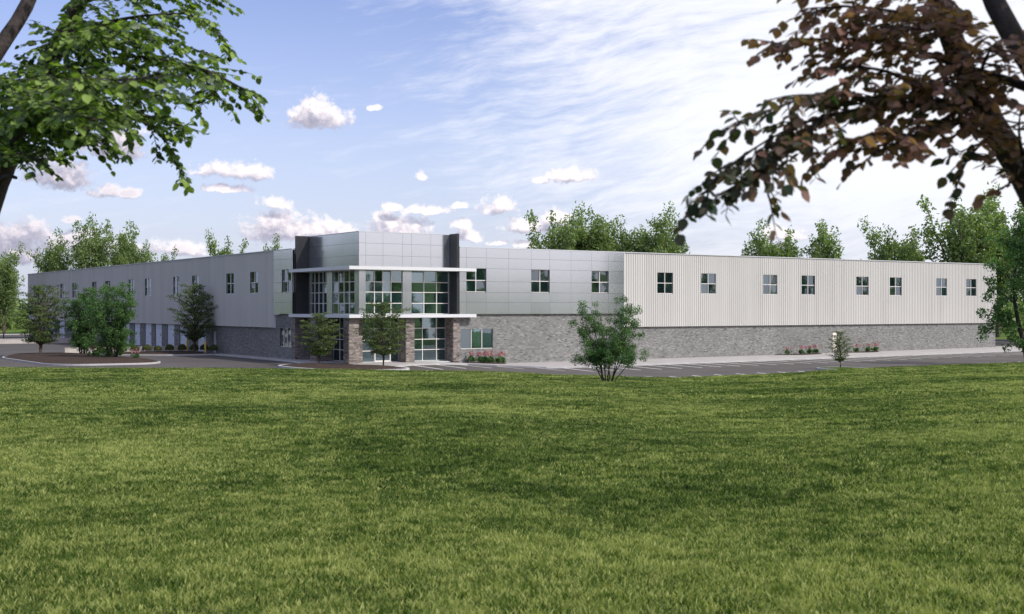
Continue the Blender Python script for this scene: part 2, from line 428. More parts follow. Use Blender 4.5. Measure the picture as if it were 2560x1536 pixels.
def lawn_mat():
    m, b, bs = new_mat('lawn_turf')
    v = turf_nodes(b)
    b.put(bs.inputs['Base Color'], b.ramp(b.m('SUBTRACT', v, 0.08), TURF)); bs.inputs['Roughness'].default_value = 0.95
    bs.inputs['Specular IOR Level'].default_value = 0.1
    bp = b.node('ShaderNodeBump'); bp.inputs['Strength'].default_value = 1.0; bp.inputs['Distance'].default_value = 0.06
    b.put(bp.inputs['Height'], b.noise(b.node('ShaderNodeNewGeometry').outputs['Position'], 9.0, 5.0, 0.7)); b.l.new(bp.outputs[0], bs.inputs['Normal'])
    return m


def blade_mat():
    m = bpy.data.materials.new('grass_blades'); m.use_nodes = True; b = NB(m.node_tree); b.n.clear()
    out = b.node('ShaderNodeOutputMaterial'); bs = b.node('ShaderNodeBsdfPrincipled'); tr = b.node('ShaderNodeBsdfTranslucent'); mx = b.node('ShaderNodeMixShader')
    v = turf_nodes(b, b.node('ShaderNodeObjectInfo').outputs['Random'])
    col = b.ramp(v, TURF)
    b.put(bs.inputs['Base Color'], col); bs.inputs['Roughness'].default_value = 0.6; bs.inputs['Specular IOR Level'].default_value = 0.25
    b.put(tr.inputs[0], b.mix(1.0, col, (1.3, 1.5, 0.8), 'MULTIPLY')); mx.inputs[0].default_value = 0.35
    b.l.new(bs.outputs[0], mx.inputs[1]); b.l.new(tr.outputs[0], mx.inputs[2]); b.l.new(mx.outputs[0], out.inputs[0])
    return m


M['lawn'] = lawn_mat(); M['blade'] = blade_mat()

# ------------------------------------------------------------------ the setting: ground, lawn, parking, kerbs
CREST = [(-0.447, 111.13, 0.107), (-0.393, 108.48, 0.107), (-0.2926, 103.97, 0.107), (-0.1857, 99.97, 0.107), (-0.1352, 97.89, 0.107), (-0.0904, 95.55, 0.107), (-0.0485, 95.27, 0.107), (-0.0097, 93.98, 0.107), (0.013, 91.7, 0.107), (0.0324, 89.04, 0.107), (0.0689, 89.01, 0.089), (0.1033, 88.04, 0.03), (0.1288, 90.85, -0.128), (0.1542, 93.97, -0.225), (0.1982, 98.09, -0.225), (0.2291, 101.48, -0.225), (0.2596, 106.83, -0.225), (0.2896, 111.67, -0.225), (0.3191, 115.78, -0.225), (0.348, 120.22, -0.225), (0.393, 126.16, -0.199), (0.447, 133.0, -0.156)]
_cth = np.array([c[0] for c in CREST]); _cr = np.array([c[1] for c in CREST]); _cz = np.array([c[2] for c in CREST])


def crest(th):
    th = np.asarray(th, float)
    r = np.interp(th, _cth, _cr); z = np.interp(th, _cth, _cz)
    k = np.clip((np.abs(th) - 0.447) / 0.9, 0, 1); k = k * k * (3 - 2 * k)
    return r * (1 - k) + 72.0 * k, z * (1 - k) + 0.6 * k


def lawn_z(X, Y):
    X = np.asarray(X, float); Y = np.asarray(Y, float)
    r = np.hypot(X, Y); th = np.arctan2(X, Y); rc, zc = crest(th)
    t = r / rc
    z = 3.55 + (zc - 3.55) * np.minimum(t, 1)
    und = (np.sin(X * 0.31 + Y * 0.12) * np.sin(Y * 0.27 - X * 0.05 + 1.0) * (0.055 + 0.05 * np.clip((48 - r) / 20, 0, 1)) + np.sin(X * 0.9 + 1.3) * np.sin(Y * 0.8) * 0.012)
    z = z + und * np.clip(r / 30, 0, 1) * np.clip((1.02 - t) * 12, 0, 1)
    over = np.maximum(r - rc, 0)
    return z - over * 0.14 + 0.0


def grid_mesh(name, XS, fn, mat, parent=None, smooth=True, wrap=False):
    P = np.array([[fn(i, j) for j in range(XS[1])] for i in range(XS[0])], np.float32)
    n, m = XS
    idx = np.arange(n * m).reshape(n, m)
    if wrap: idx = np.vstack([idx, idx[:1]])
    F = np.stack([idx[:-1, :-1], idx[1:, :-1], idx[1:, 1:], idx[:-1, 1:]], -1).reshape(-1, 4)
    return mesh_np(name, P.reshape(-1, 3), F, mat, parent, None, smooth)


# lawn: a grassed rise with the camera near its top
rs = np.concatenate([[0.02], np.geomspace(1.5, 60, 60)])
ths = np.linspace(-math.pi, math.pi, 241)[:-1]
ths = np.unique(np.concatenate([ths, np.linspace(-0.6, 0.6, 161)]))
tt = np.concatenate([np.linspace(0.0, 1.0, 74)])
LV = []
for th in ths:
    rc, zc = crest(th)
    rr = np.concatenate([0.02 + (rc - 0.02) * tt ** 1.35, rc + np.array([0.5, 1.2, 2.5, 5, 9, 14])])
    X = rr * math.sin(th); Y = rr * math.cos(th)
    LV.append(np.stack([X, Y, lawn_z(X, Y)], -1))
LV = np.array(LV); n_, m_ = LV.shape[:2]
idx = np.arange(n_ * m_).reshape(n_, m_); idx = np.vstack([idx, idx[:1]])
LF = np.stack([idx[:-1, :-1], idx[:-1, 1:], idx[1:, 1:], idx[1:, :-1]], -1).reshape(-1, 4)
lawn = mesh_np('lawn', LV.reshape(-1, 3), LF, M['lawn'], None, None, True); tag(lawn, kind='structure')

# parking lot and yard
lx = np.array([-75, -50, -30, -10, 0, 6, 8, 10, 12, 14, 16, 25, 40, 55, 75, 95, 110, 124]); ly = np.linspace(-45, 150, 60)
lot = grid_mesh('parking_lot', (len(lx), len(ly)), lambda i, j: W(lx[i], ly[j], lotz(lx[i])), M['asphalt']); tag(lot, kind='structure')

# the surrounding grass, out to the horizon, with the lot left open
g = MB(); x0, x1, y0, y1 = -74.6, 123.6, -44.5, 149.6; B_ = 2600
for (a, b_, c, d) in ((-B_, x0, -B_, B_), (x1, B_, -B_, B_), (x0, x1, y1, B_), (x0, x1, -B_, y0)):
    g.quad(W(a, c, -.12), W(b_, c, -.12), W(b_, d, -.12), W(a, d, -.12))
ground = g.build('ground', M['lawn']); tag(ground, kind='structure')
k = MB()
for (a, b_, c, d) in ((x0 - .3, x0, y0, y1), (x1, x1 + .3, y0, y1), (x0 - .3, x1 + .3, y1, y1 + .3)):
    k.box(a, b_, c, d, -.7, 0.02)
k.map(W); o = k.build('lot_kerb', M['kerb']); tag(o, kind='structure')

# pavement round the sunny front and the entrance corner
YCX = [-.4, .6, 1.5, 2.6, 4.4, 7.7, 10.5, 12.3, 15.5, 20, 57, 95, 124]
YCY = [-.6, -3.0, -6.0, -5.2, -3.5, -3.1, -3.3, -5.5, -8.8, -9.3, -8.2, -9.0, -9.0]
xs = np.unique(np.concatenate([YCX, np.linspace(-.4, 16, 40), np.linspace(16, 124, 40)]))
pv = MB()
for a, b_ in zip(xs[:-1], xs[1:]):
    ya, yb = np.interp([a, b_], YCX, YCY); za, zb = lotz(a) + .13, lotz(b_) + .13
    pv.quad(W(a, ya + .18, za), W(b_, yb + .18, zb), W(b_, 1.75, zb), W(a, 1.75, za))
xcy = [-.6, 2.5, 4, 8, 13, 31, 36]; xcx = [-.4, -2.2, -2.4, -1.7, -1.4, -1.4, -1.4]
yl = np.linspace(-.6, 30, 30)
for a, b_ in zip(yl[:-1], yl[1:]):
    xa, xb = np.interp([a, b_], xcy, xcx); z = lotz(0) + .126
    pv.quad(W(xa + .18, b_ * 0 + a, z), W(1.75, a, z), W(1.75, b_, z), W(xb + .18, b_, z))
pav = pv.build('pavement', M['concrete']); tag(pav, kind='structure')
kb = MB()
for a, b_ in zip(xs[:-1], xs[1:]):
    ya, yb = np.interp([a, b_], YCX, YCY); za, zb = lotz(a) + .134, lotz(b_) + .134
    kb.quad(W(a, ya, za - .5), W(b_, yb, zb - .5), W(b_, yb, zb), W(a, ya, za)); kb.quad(W(a, ya, za), W(b_, yb, zb), W(b_, yb + .18, zb), W(a, ya + .18, za))
for a, b_ in zip(yl[:-1], yl[1:]):
    xa, xb = np.interp([a, b_], xcy, xcx); z = lotz(0) + .131
    kb.quad(W(xa, b_, z - .4), W(xa, a, z - .4), W(xa, a, z), W(xb, b_, z)); kb.quad(W(xa, a, z), W(xa + .18, a, z), W(xb + .18, b_, z), W(xb, b_, z))
o = kb.build('pavement_kerb', M['kerb']); tag(o, kind='structure')

# painted stall lines: pieces of the lot
line_mesh = {}


def stall_line(x, y, dx, dy, w=0.20):
    n = math.hypot(dx, dy); nx, ny = -dy / n * w / 2, dx / n * w / 2
    xa, ya, xb, yb = x, y, x + dx, y + dy
    m_ = MB(); pts = 6
    for i in range(pts):
        t0, t1 = i / pts, (i + 1) / pts
        q = [(xa + dx * t0 - nx, ya + dy * t0 - ny), (xa + dx * t1 - nx, ya + dy * t1 - ny), (xa + dx * t1 + nx, ya + dy * t1 + ny), (xa + dx * t0 + nx, ya + dy * t0 + ny)]
        m_.quad(*[W(px, py, lotz(px) + .006) for px, py in reversed(q)])
    m_.build('parking_line', M['paint'], lot)


x = 4.8
while x < 118:
    y = float(np.interp(x, YCX, YCY)) - .05
    stall_line(x, y, -1.5, -6.4 if x > 12 else -7.4)
    x += 2.5
x = 8.9
while x < 118:
    if not (33.4 < x < 38.4): stall_line(x, -24.6, -1.25, -4.6)
    x += 2.46


def ring_island(name, poly, top, kerb_w, mat, zbase, mound=0.0, parent=None):
    """kerb ring as its own piece, planting surface inside"""
    n = len(poly); cx = sum(p[0] for p in poly) / n; cy = sum(p[1] for p in poly) / n
    def shrink(p, d):
        v = Vector((cx - p[0], cy - p[1])); v.normalize(); return (p[0] + v.x * d, p[1] + v.y * d)
    inner = [shrink(p, kerb_w) for p in poly]
    kk = MB()
    for i in range(n):
        j = (i + 1) % n; z = zbase
        a, b_, c, d = poly[i], poly[j], inner[j], inner[i]
        kk.quad(W(*a, z - .3), W(*b_, z - .3), W(*b_, z + .15), W(*a, z + .15))
        kk.quad(W(*a, z + .15), W(*b_, z + .15), W(*c, z + .15), W(*d, z + .15))
        kk.quad(W(*c, z + .15), W(*c, z - .1), W(*d, z - .1), W(*d, z + .15))
    bed = MB(); mid = [shrink(p, kerb_w + 1.6) for p in poly]
    for i in range(n):
        j = (i + 1) % n
        bed.quad(W(*inner[i], top), W(*inner[j], top), W(*mid[j], top + mound), W(*mid[i], top + mound))
        bed.v += [W(*mid[i], top + mound), W(*mid[j], top + mound), W(cx, cy, top + mound * 1.3)]; q = len(bed.v); bed.f.append((q - 3, q - 2, q - 1))
    o = bed.build(name, mat, None); tag(o, kind='structure')
    k_ = kk.build('kerb', M['kerb'], o)
    return o


def rounded(poly, r=0.9, k=5):
    out = []
    n = len(poly)
    for i in range(n):
        p0, p1, p2 = Vector(poly[i - 1]), Vector(poly[i]), Vector(poly[(i + 1) % n])
        d0, d1 = (p0 - p1), (p2 - p1); rr = min(r, d0.length * .45, d1.length * .45)
        a = p1 + d0.normalized() * rr; c = p1 + d1.normalized() * rr
        for t in np.linspace(0, 1, k):
            q = a * (1 - t) ** 2 + p1 * 2 * t * (1 - t) + c * t * t; out.append((q.x, q.y))
    return out


ring_island('yard_planting_island', rounded([(-20.5, 39), (-22.6, 33), (-22.4, 15.5), (-20.2, 12.6), (-14.0, 12.0), (-12.2, 14), (-12.1, 22), (-14.2, 36), (-16, 39)], 1.6), 0.02, .28, M['mulch'], -.15, .22)
ring_island('entrance_planting_island', rounded([(-6.6, 1), (-6.9, -3), (-6.2, -7.8), (-3.6, -10.4), (-.1, -11), (1.0, -9.5), (1.3, -7.3), (0.5, -3.2), (-.5, -.8), (-2.3, 2.3), (-4.4, 3.1)], 1.4), -.01, .3, M['mulch'], -.15, .14)
ring_island('lot_end_island', rounded([(34.2, -23.0), (38.2, -23.0), (38.4, -29), (34.0, -29)], 1.7), -.36, .25, M['lawn'], -.5, .05)
ring_island('shrub_bed', rounded([(-10.6, 35.0), (-6.1, 31.0), (-4.6, 30.1), (-.05, 30.2), (-.05, 41.6), (-10.6, 41.6)], .5), .0, .2, M['mulch'], -.15, .06)
for (xa, xb, nm) in ((12.0, 17.0, 0), (54.0, 61.5, 1), (65.6, 71.5, 2)):
    mb = MB(); pts = []
    for i in range(13):
        t = i / 12; xx = xa + (xb - xa) * t; pts.append((xx, .22 - 1.9 * math.sin(math.pi * t) ** 0.6))
    poly = pts + [(xb, .24), (xa, .24)]
    mb.prism(poly[::1], lambda x, y: lotz(x) - .1, lambda x, y: lotz(x) + .17)
    mb.map(W); o = mb.build('flower_bed', M['mulch']); tag(o, kind='structure')

# ------------------------------------------------------------------ the building
bld = empty('warehouse_building', (QX, QY, 0), R(90) - AL, label='long two-storey warehouse with a glazed silver entrance corner, ribbed upper walls and grey block base', cat='building')
ZT = 10.80
EX, EY = 1.7, 1.3


def fR(y0=0.0): return lambda s, d, z: (s, y0 + d, z)            # sunny front: s along x, depth goes in with y
def fL(x0=0.0): return lambda s, d, z: (x0 + d, s, z)            # shaded front


def fbox(mb, fm, s0, s1, d0, d1, z0, z1, t=0.5):
    a = fm(s0, d0, z0); c = fm(s1, d1, z1)
    mb.box(min(a[0], c[0]), max(a[0], c[0]), min(a[1], c[1]), max(a[1], c[1]), z0, z1, t)


def holes(s0, s1, z0, z1, rects, ss=(), zs=()):
    """cells of a wall that are not inside an opening"""
    S = sorted(set([s0, s1] + list(ss) + [v for r in rects for v in r[:2] if s0 < v < s1]))
    Z = sorted(set([z0, z1] + list(zs) + [v for r in rects for v in r[2:] if z0 < v < z1]))
    for a, b_ in zip(S[:-1], S[1:]):
        for c, d in zip(Z[:-1], Z[1:]):
            m1, m2 = (a + b_) / 2, (c + d) / 2
            if not any(r[0] < m1 < r[1] and r[2] < m2 < r[3] for r in rects): yield a, b_, c, d


RWIN = [(12.44, 14.68), (19.96, 22.19), (27.47, 29.67), (36.31, 38.48), (42.51, 44.75), (52.02, 54.26), (58.25, 60.46), (67.69, 69.88), (73.83, 76.02), (82.77, 84.97), (88.88, 91.04)]
LWIN = [(12.45, 14.73), (20.83, 23.06), (27.54, 29.82), (38.42, 40.62), (44.99, 47.25), (55.85, 58.10), (62.75, 65.0), (73.49, 75.73), (80.29, 82.51), (91.1, 93.35), (97.96, 100.15), (108.9, 111.1), (115.5, 117.7)]
ZW0, ZW1 = 6.52, 8.76
RLOW = (11.95, 15.61, 1.08, 3.01); LLOW = (12.5, 15.79, 1.12, 3.01)
RDOOR = (63.67, 64.57, -.45, 2.17)
DOCKS = [(42.93, 45.5), (47.49, 50.07), (52.14, 54.65), (56.22, 58.77), (60.84, 63.27), (65.4, 67.9), (98.6, 102.0), (104.5, 107.0)]
LDOCK = [(a, b_, .12, 3.0) for a, b_ in DOCKS] + [(36.76, 39.37, .0, 3.0), (33.5, 34.4, -.1, 2.4)]
RRECT = [(a, b_, ZW0, ZW1) for a, b_ in RWIN] + [RLOW, RDOOR]
LRECT = [(a, b_, ZW0, ZW1) for a, b_ in LWIN] + [LLOW] + LDOCK

# shell behind the cladding, the hidden sides, floors and roof
w = MB()
for fm, s0, s1, rects in ((fR(), 11.64, 95.3, RRECT), (fL(), 12.24, 121.9, LRECT)):
    for a, b_, c, d in holes(s0, s1, -.7, 10.7, rects):
        p = [fm(a, .31, c), fm(b_, .31, c), fm(b_, .31, d), fm(a, .31, d)]; w.quad(*p)
w.box(95.31, 95.42, .32, 121.9, -.7, 10.72); w.box(.32, 95.3, 121.91, 122.05, -.7, 10.72)
w.build('wall', M['backing'], bld)
w = MB(); w.box(5.0, 95.2, 5.0, 5.15, -.1, 10.0); w.box(5.0, 5.15, 5.16, 121.8, -.1, 10.0)
w.build('interior_wall', M['inside'], bld)
w = MB()
w.box(.35, 4.99, .35, 121.8, -.12, -.03); w.box(5.0, 95.2, .35, 4.99, -.12, -.03)
w.build('floor_slab', M['inside'], bld)
w = MB(); w.box(1.8, 4.99, 1.4, 121.8, 4.13, 4.38); w.box(5.0, 95.2, 1.4, 4.99, 4.13, 4.38)
w.build('upper_floor_slab', M['inside'], bld)
w = MB(); w.prism([(11.66, .34), (95.28, .34), (95.28, 121.88), (.34, 121.88), (.34, 12.24), (2.0, 12.24), (2.0, 1.6), (11.66, 1.6)], 9.98, 10.25); w.build('roof', M['roof'], bld)
w = MB()
w.box(1.78, 11.34, 1.38, 1.5, 8.47, 11.9); w.box(1.78, 1.9, 1.51, 11.9, 8.47, 11.9); w.box(1.91, 11.34, 11.7, 11.9, 10.26, 11.9); w.box(11.2, 11.34, 1.51, 11.69, 10.26, 11.9)
w.box(1.91, 11.19, 1.51, 11.69, 11.4, 11.6)
w.build('tower_core', M['backing'], bld)
# pale sloping bars added inside to stand in for light streaks in the tinted glass
rngR = np.random.default_rng(3)
def glass_streak(p, q, r):
    w = MB(); w.tube([p, q], [r, r], 8); w.build('streak_bar', M['glass_streak'], bld)


for (a, b_), k in zip(RWIN, range(99)):
    z = 7.9 + float(rngR.uniform(-.35, .45)) - .35 * (k % 2)
    glass_streak((a - .9, .95, z + .45), (b_ + .9, .95, z - .95), .085)
for (a, b_), k in zip(LWIN, range(99)):
    z = 7.8 + float(rngR.uniform(-.4, .4)); glass_streak((.95, a - (.1 if k == 0 else .9), z - .9), (.95, b_ + .9, z + .5), .085)
for x, z, l, d in ((1.9, 8.35, 4.2, 1.5), (2.2, 5.15, 4.0, .55), (6.6, 6.9, 5.2, 1.9), (7.0, 4.95, 2.0, .5)): glass_streak((x, EY + .75, z), (x + l, EY + .75, z - d), .085)
for y, z, l, d in ((2.3, 6.0, 4.6, -1.5), (8.1, 5.6, 3.2, -.9), (2.6, 4.8, 4.0, -.7)): glass_streak((EX + .75, y, z), (EX + .75, y + l, z + d), .085)

# ribbed steel upper walls
def siding(name, fm, s0, s1, rects):
    z0, z1 = 3.02, ZT - .06; pitch = 0.305
    S = []; s = s0
    while s < s1:
        for ds, dd in ((0, .06), (.05, .0), (.085, .0), (.135, .06)):
            if s + ds < s1: S.append((s + ds, dd))
        s += pitch
    S.append((s1, .06)); ps = np.array([p[0] for p in S]); pd = np.array([p[1] for p in S])
    cuts = sorted(set(list(ps) + [v for r in rects for v in r[:2] if s0 < v < s1]))
    mb = MB()
    for a, b_ in zip(cuts[:-1], cuts[1:]):
        da, db = np.interp([a, b_], ps, pd); mid = (a + b_) / 2
        zs = [z0, z1]
        for r in rects:
            if r[0] < mid < r[1] and r[3] > z0 and r[2] < z1: zs = [z0, r[2], r[3], z1]
        for i in range(0, len(zs), 2):
            mb.quad(fm(a, da + .02, zs[i]), fm(b_, db + .02, zs[i]), fm(b_, db + .02, zs[i + 1]), fm(a, da + .02, zs[i + 1]))
    mb.quad(fm(s0, .02, z0), fm(s1, .02, z0), fm(s1, .30, z0), fm(s0, .30, z0))
    return mb.build(name, M['siding'], bld)


siding('ribbed_siding', fR(), 31.76, 95.42, RRECT[:-2])
siding('ribbed_siding', fL(), 16.82, 122.04, LRECT[:len(LWIN)])
for fm, s in ((fR(), 31.73), (fL(), 16.79)):
    mb = MB(); fbox(mb, fm, s - .03, s + .03, -.02, .3, 3.0, ZT - .06); mb.build('corner_trim', M['white'], bld)
mb = MB()
fbox(mb, fR(), 11.66, 95.45, -.03, .5, ZT - .06, ZT + .02); fbox(mb, fL(), 12.24, 122.07, -.03, .5, ZT - .06, ZT + .02)
mb.build('parapet_cap', M['cap'], bld)
mb = MB(); mb.box(EX - .03, 11.34, EY - .03, EY + .35, 11.96, 12.02); mb.box(EX - .03, EX + .35, EY + .36, 11.94, 11.96, 12.02)
mb.build('tower_cap', M['cap'], bld)

# silver composite panels, each its own piece with open joints
def panels(fm, S, Z, skip=(), th=.06, d=0.0, gap=.008):
    for a, b_ in zip(S[:-1], S[1:]):
        for c, e in zip(Z[:-1], Z[1:]):
            m1, m2 = (a + b_) / 2, (c + e) / 2
            if any(r[0] < m1 < r[1] and r[2] < m2 < r[3] for r in skip): continue
            mb = MB(); fbox(mb, fm, a + gap, b_ - gap, d, d + th, c + gap, e - gap)
            mb.build('metal_panel', M['acm'], bld)


ZROW = [4.42, 5.54, 6.50, 7.53, 8.78, 9.80, 10.74]
panels(fR(), [11.66, 12.44, 14.68, 17.28, 19.96, 22.19, 24.85, 27.47, 29.67, 31.70], ZROW, RRECT[:-2])
panels(fL(), [12.23, 12.45, 14.73, 16.76], ZROW, LRECT[:1])
TROW = [8.76, 9.82, 10.94, 11.96]
panels(fR(EY), [EX, 2.4, 4.18, 6.24, 7.2, 9.28, 11.35], TROW)
panels(fL(EX), [EY + .07, 2.28, 4.57, 8.0, 11.95], TROW)
panels(fR(EY), [EX, 2.4], [4.42, 8.46]); panels(fR(EY), [6.24, 7.2], [4.42, 8.46]); panels(fR(EY), [11.31, 11.35], [4.42, 8.46], gap=.0)
panels(fL(EX), [EY + .07, 2.2], [4.42, 8.46]); panels(fL(EX), [6.87, 8.04], [4.42, 8.46]); panels(fL(EX), [11.8, 11.95], [4.42, 8.46], gap=.002)
for fm, a, b_ in ((fR(), 11.66, 31.70), (fL(), 12.24, 16.76)):
    mb = MB(); fbox(mb, fm, a, b_, .03, .31, 4.40, 4.425); mb.build('panel_drip_edge', M['acm'], bld)
# dark backing strips in the joints
mb = MB()
for a, b_, c, d in holes(11.66, 31.70, 4.43, 10.74, RRECT[:3]): mb.quad((a, .075, c), (b_, .075, c), (b_, .075, d), (a, .075, d))
mb.build('panel_backing', M['acm_dark'], bld); mb = MB()
for a, b_, c, d in holes(12.24, 16.76, 4.43, 10.74, LRECT[:1]): mb.quad((.075, a, c), (.075, b_, c), (.075, b_, d), (.075, a, d))
mb.build('panel_backing', M['acm_dark'], bld)
# dark fins that bracket the tower, and the end wall of the shaded wing beside one
mb = MB(); mb.box(11.36, 11.62, -.02, EY + .3, 4.12, 12.04); mb.build('fin', M['acm_dark'], bld)
mb = MB(); mb.box(.30, EX + .3, 11.96, 12.20, 4.12, 12.04); mb.build('fin', M['acm_dark'], bld)
# canopies: an L of white fascia round the corner at each floor
for z0, z1 in ((8.46, 8.76), (4.11, 4.41)):
    mb = MB()
    mb.prism([(-.2, -.57), (13.2, -.57), (13.2, -.035), (11.345, -.035), (11.345, EY - .003), (EX - .003, EY - .003), (EX - .003, 11.955), (.285, 11.955), (.285, 12.6), (-.2, 12.6)], z0, z1)
    mb.build('canopy', M['white'], bld)

# split-face block base: thousands of courses, one piece per front
rngB = np.random.default_rng(5)
def blocks(fm, s0, s1, z0, ztop, rects):
    mb = MB(); bh, bl = .1, .30; row = 0; z = z0
    base = .26
    while z < max(ztop(s0), ztop(s1)) - .05:
        off = (row % 2) * bl / 2; s = s0 - off
        while s < s1:
            a, b_ = max(s, s0) + .004, min(s + bl, s1) - .004; s += bl
            if b_ - a < .05: continue
            mid = (a + b_) / 2; zt = min(z + bh, ztop(mid)) - .006
            if zt - z < .05: continue
            segs = [(a, b_)]
            for r in rects:
                if r[3] > z + .05 and r[2] < z + .05:
                    ns = []
                    for (p, q) in segs:
                        if q <= r[0] or p >= r[1]: ns.append((p, q))
                        else:
                            if p < r[0]: ns.append((p, r[0]))
                            if q > r[1]: ns.append((r[1], q))
                    segs = ns
            for p, q in segs:
                if q - p < .04: continue
                dd = base + float(rngB.normal(0, .008)); t = float(np.clip(rngB.normal(.55, .16), 0, 1))
                A, B, Cc, D = fm(p, dd, z + .004), fm(q, dd, z + .004), fm(q, dd, zt), fm(p, dd, zt)
                n = len(mb.v); mb.v += [A, B, Cc, D, fm(p, .305, z + .004), fm(q, .305, z + .004), fm(q, .305, zt), fm(p, .305, zt)]
                mb.f += [(n, n + 1, n + 2, n + 3), (n + 3, n + 2, n + 6, n + 7), (n, n + 3, n + 7, n + 4), (n + 1, n + 5, n + 6, n + 2), (n, n + 4, n + 5, n + 1)]
                mb.tone += [t] * 5
        z += bh; row += 1
    o = mb.build('block_courses', M['block'], bld, tone=True); tag(o, kind='stuff'); return o


blocks(fR(), 11.66, 95.42, -.62, lambda s: 4.40 if s < 31.73 else 3.01, [RLOW, RDOOR])
blocks(fL(), 12.24, 122.0, -.32, lambda s: 4.40 if s < 16.79 else 3.01, [LLOW] + LDOCK)
mb = MB()
for a, b_, c, d in holes(11.66, 95.42, -.7, 4.4, [RLOW, RDOOR, (31.73, 96, 3.0, 4.5)]): mb.quad((a, .275, c), (b_, .275, c), (b_, .275, d), (a, .275, d))
mb.build('mortar', M['mortar'], bld); mb = MB()
for a, b_, c, d in holes(12.24, 122.0, -.7, 4.4, [LLOW, (16.79, 123, 3.0, 4.5)] + LDOCK): mb.quad((.275, a, c), (.275, b_, c), (.275, b_, d), (.275, a, d))
mb.build('mortar', M['mortar'], bld)


# windows: a framed opening with its panes
def window(fm, s0, s1, z0, z1, vs, hs, d=.10, fw=.055, name='window', jw=.055, frame='alu', deep=.14):
    mb = MB(); e = .004
    fbox(mb, fm, s0 + e, s0 + jw, d - .0, d + deep, z0 + e, z1 - e); fbox(mb, fm, s1 - jw, s1 - e, d - .0, d + deep, z0 + e, z1 - e)
    fbox(mb, fm, s0 + jw, s1 - jw, d + .002, d + deep, z1 - jw, z1 - e); fbox(mb, fm, s0 + jw, s1 - jw, d - .048, d + deep, z0 + e, z0 + fw)
    for v in vs: fbox(mb, fm, v - fw * .6, v + fw * .6, d - .042, d + .10, z0 + fw, z1 - jw)
    V = [s0 + jw] + list(vs) + [s1 - jw]
    for h in hs:
        for a, b_ in zip(V[:-1], V[1:]):
            la = a + (fw * .6 if a != V[0] else 0); lb = b_ - (fw * .6 if b_ != V[-1] else 0)
            fbox(mb, fm, la, lb, d - .038, d + .09, h - fw * .6, h + fw * .6)
    w_ = mb.build(name, M[frame], bld)
    Z = [z0 + fw] + list(hs) + [z1 - jw]
    for a, b_ in zip(V[:-1], V[1:]):
        for c, e_ in zip(Z[:-1], Z[1:]):
            p = MB()
            la = a + (fw * .6 if a != V[0] else 0); lb = b_ - (fw * .6 if b_ != V[-1] else 0)
            lc = c + (fw * .6 if c != Z[0] else 0); le = e_ - (fw * .6 if e_ != Z[-1] else 0)
            fbox(p, fm, la, lb, d + .03, d + .042, lc, le); p.build('pane', M['glass'], w_)
    return w_


for a, b_ in RWIN: window(fR(), a, b_, ZW0, ZW1, [(a + b_) / 2], [(ZW0 + ZW1) / 2], d=.15, jw=.022)
for a, b_ in LWIN: window(fL(), a, b_, ZW0, ZW1, [(a + b_) / 2], [(ZW0 + ZW1) / 2], d=.15, jw=.022)
window(fR(), *RLOW, [13.17, 14.39], [], d=.37, jw=.022); window(fL(), *LLOW, [13.3, 14.12, 14.95], [], d=.37, jw=.022)
window(fR(EY), 2.41, 6.23, 4.42, 8.455, [3.33, 4.18, 5.05], [5.43, 6.46, 7.40], jw=.03, name='storefront_window')
window(fR(EY), 7.21, 11.30, 4.42, 8.455, [8.56, 9.95], [5.43, 6.46, 7.40], jw=.03, name='storefront_window')
window(fL(EX), 2.21, 6.86, 4.42, 8.455, [3.40, 4.50, 5.65], [5.43, 6.46, 7.42], jw=.03, name='storefront_window')
window(fL(EX), 8.05, 11.79, 4.42, 8.455, [9.0, 9.95, 10.9], [5.43, 6.46, 7.42], jw=.03, name='storefront_window')
# ground floor, with the doors left out of the glazing
window(fR(EY), 1.95, 3.34, .0, 4.10, [], [1.05, 2.04, 3.10], jw=.03, name='storefront_window'); window(fR(EY), 5.01, 5.85, .0, 4.10, [], [1.05, 2.04, 3.10], jw=.03, name='storefront_window')
window(fR(EY), 3.345, 5.005, 2.10, 4.10, [], [3.10], jw=.03, name='storefront_window')
window(fR(EY), 6.78, 10.94, .0, 4.10, [8.40, 9.93], [1.07, 2.05, 3.09], jw=.03, name='storefront_window')
window(fL(EX), 3.5, 6.74, .0, 4.10, [4.5, 5.4], [1.08, 2.05, 3.09], jw=.03, name='storefront_window')
window(fL(EX), 8.12, 9.6, .0, 4.10, [], [1.08, 2.05, 3.09], jw=.03, name='storefront_window')
window(fL(EX), 9.605, 11.59, 2.12, 4.10, [10.6], [3.10], jw=.03, name='storefront_window')
window(fL(EX), 1.35, 3.49, .0, 4.10, [2.4], [1.08, 2.05, 3.09], jw=.03, name='storefront_window')


def glazed_door(fm, s0, s1, z1, d=.10):
    mb = MB(); fw = .09
    fbox(mb, fm, s0 + .005, s0 + fw, d - .04, d + .08, .0, z1); fbox(mb, fm, s1 - fw, s1 - .005, d - .04, d + .08, .0, z1)
    fbox(mb, fm, s0 + fw, s1 - fw, d - .038, d + .08, z1 - fw, z1); fbox(mb, fm, s0 + fw, s1 - fw, d - .038, d + .08, .0, .16)
    o = mb.build('door', M['alu'], bld)
    p = MB(); fbox(p, fm, s0 + fw, s1 - fw, d + .03, d + .042, .16, z1 - fw); p.build('pane', M['glass'], o)
    h = MB(); fbox(h, fm, s1 - fw - .12, s1 - fw - .08, d - .12, d - .08, .8, 1.3); h.build('handle', M['alu'], o)


glazed_door(fR(EY), 3.345, 5.005, 2.095)
glazed_door(fL(EX), 9.605, 10.6, 2.115); glazed_door(fL(EX), 10.605, 11.59, 2.115)

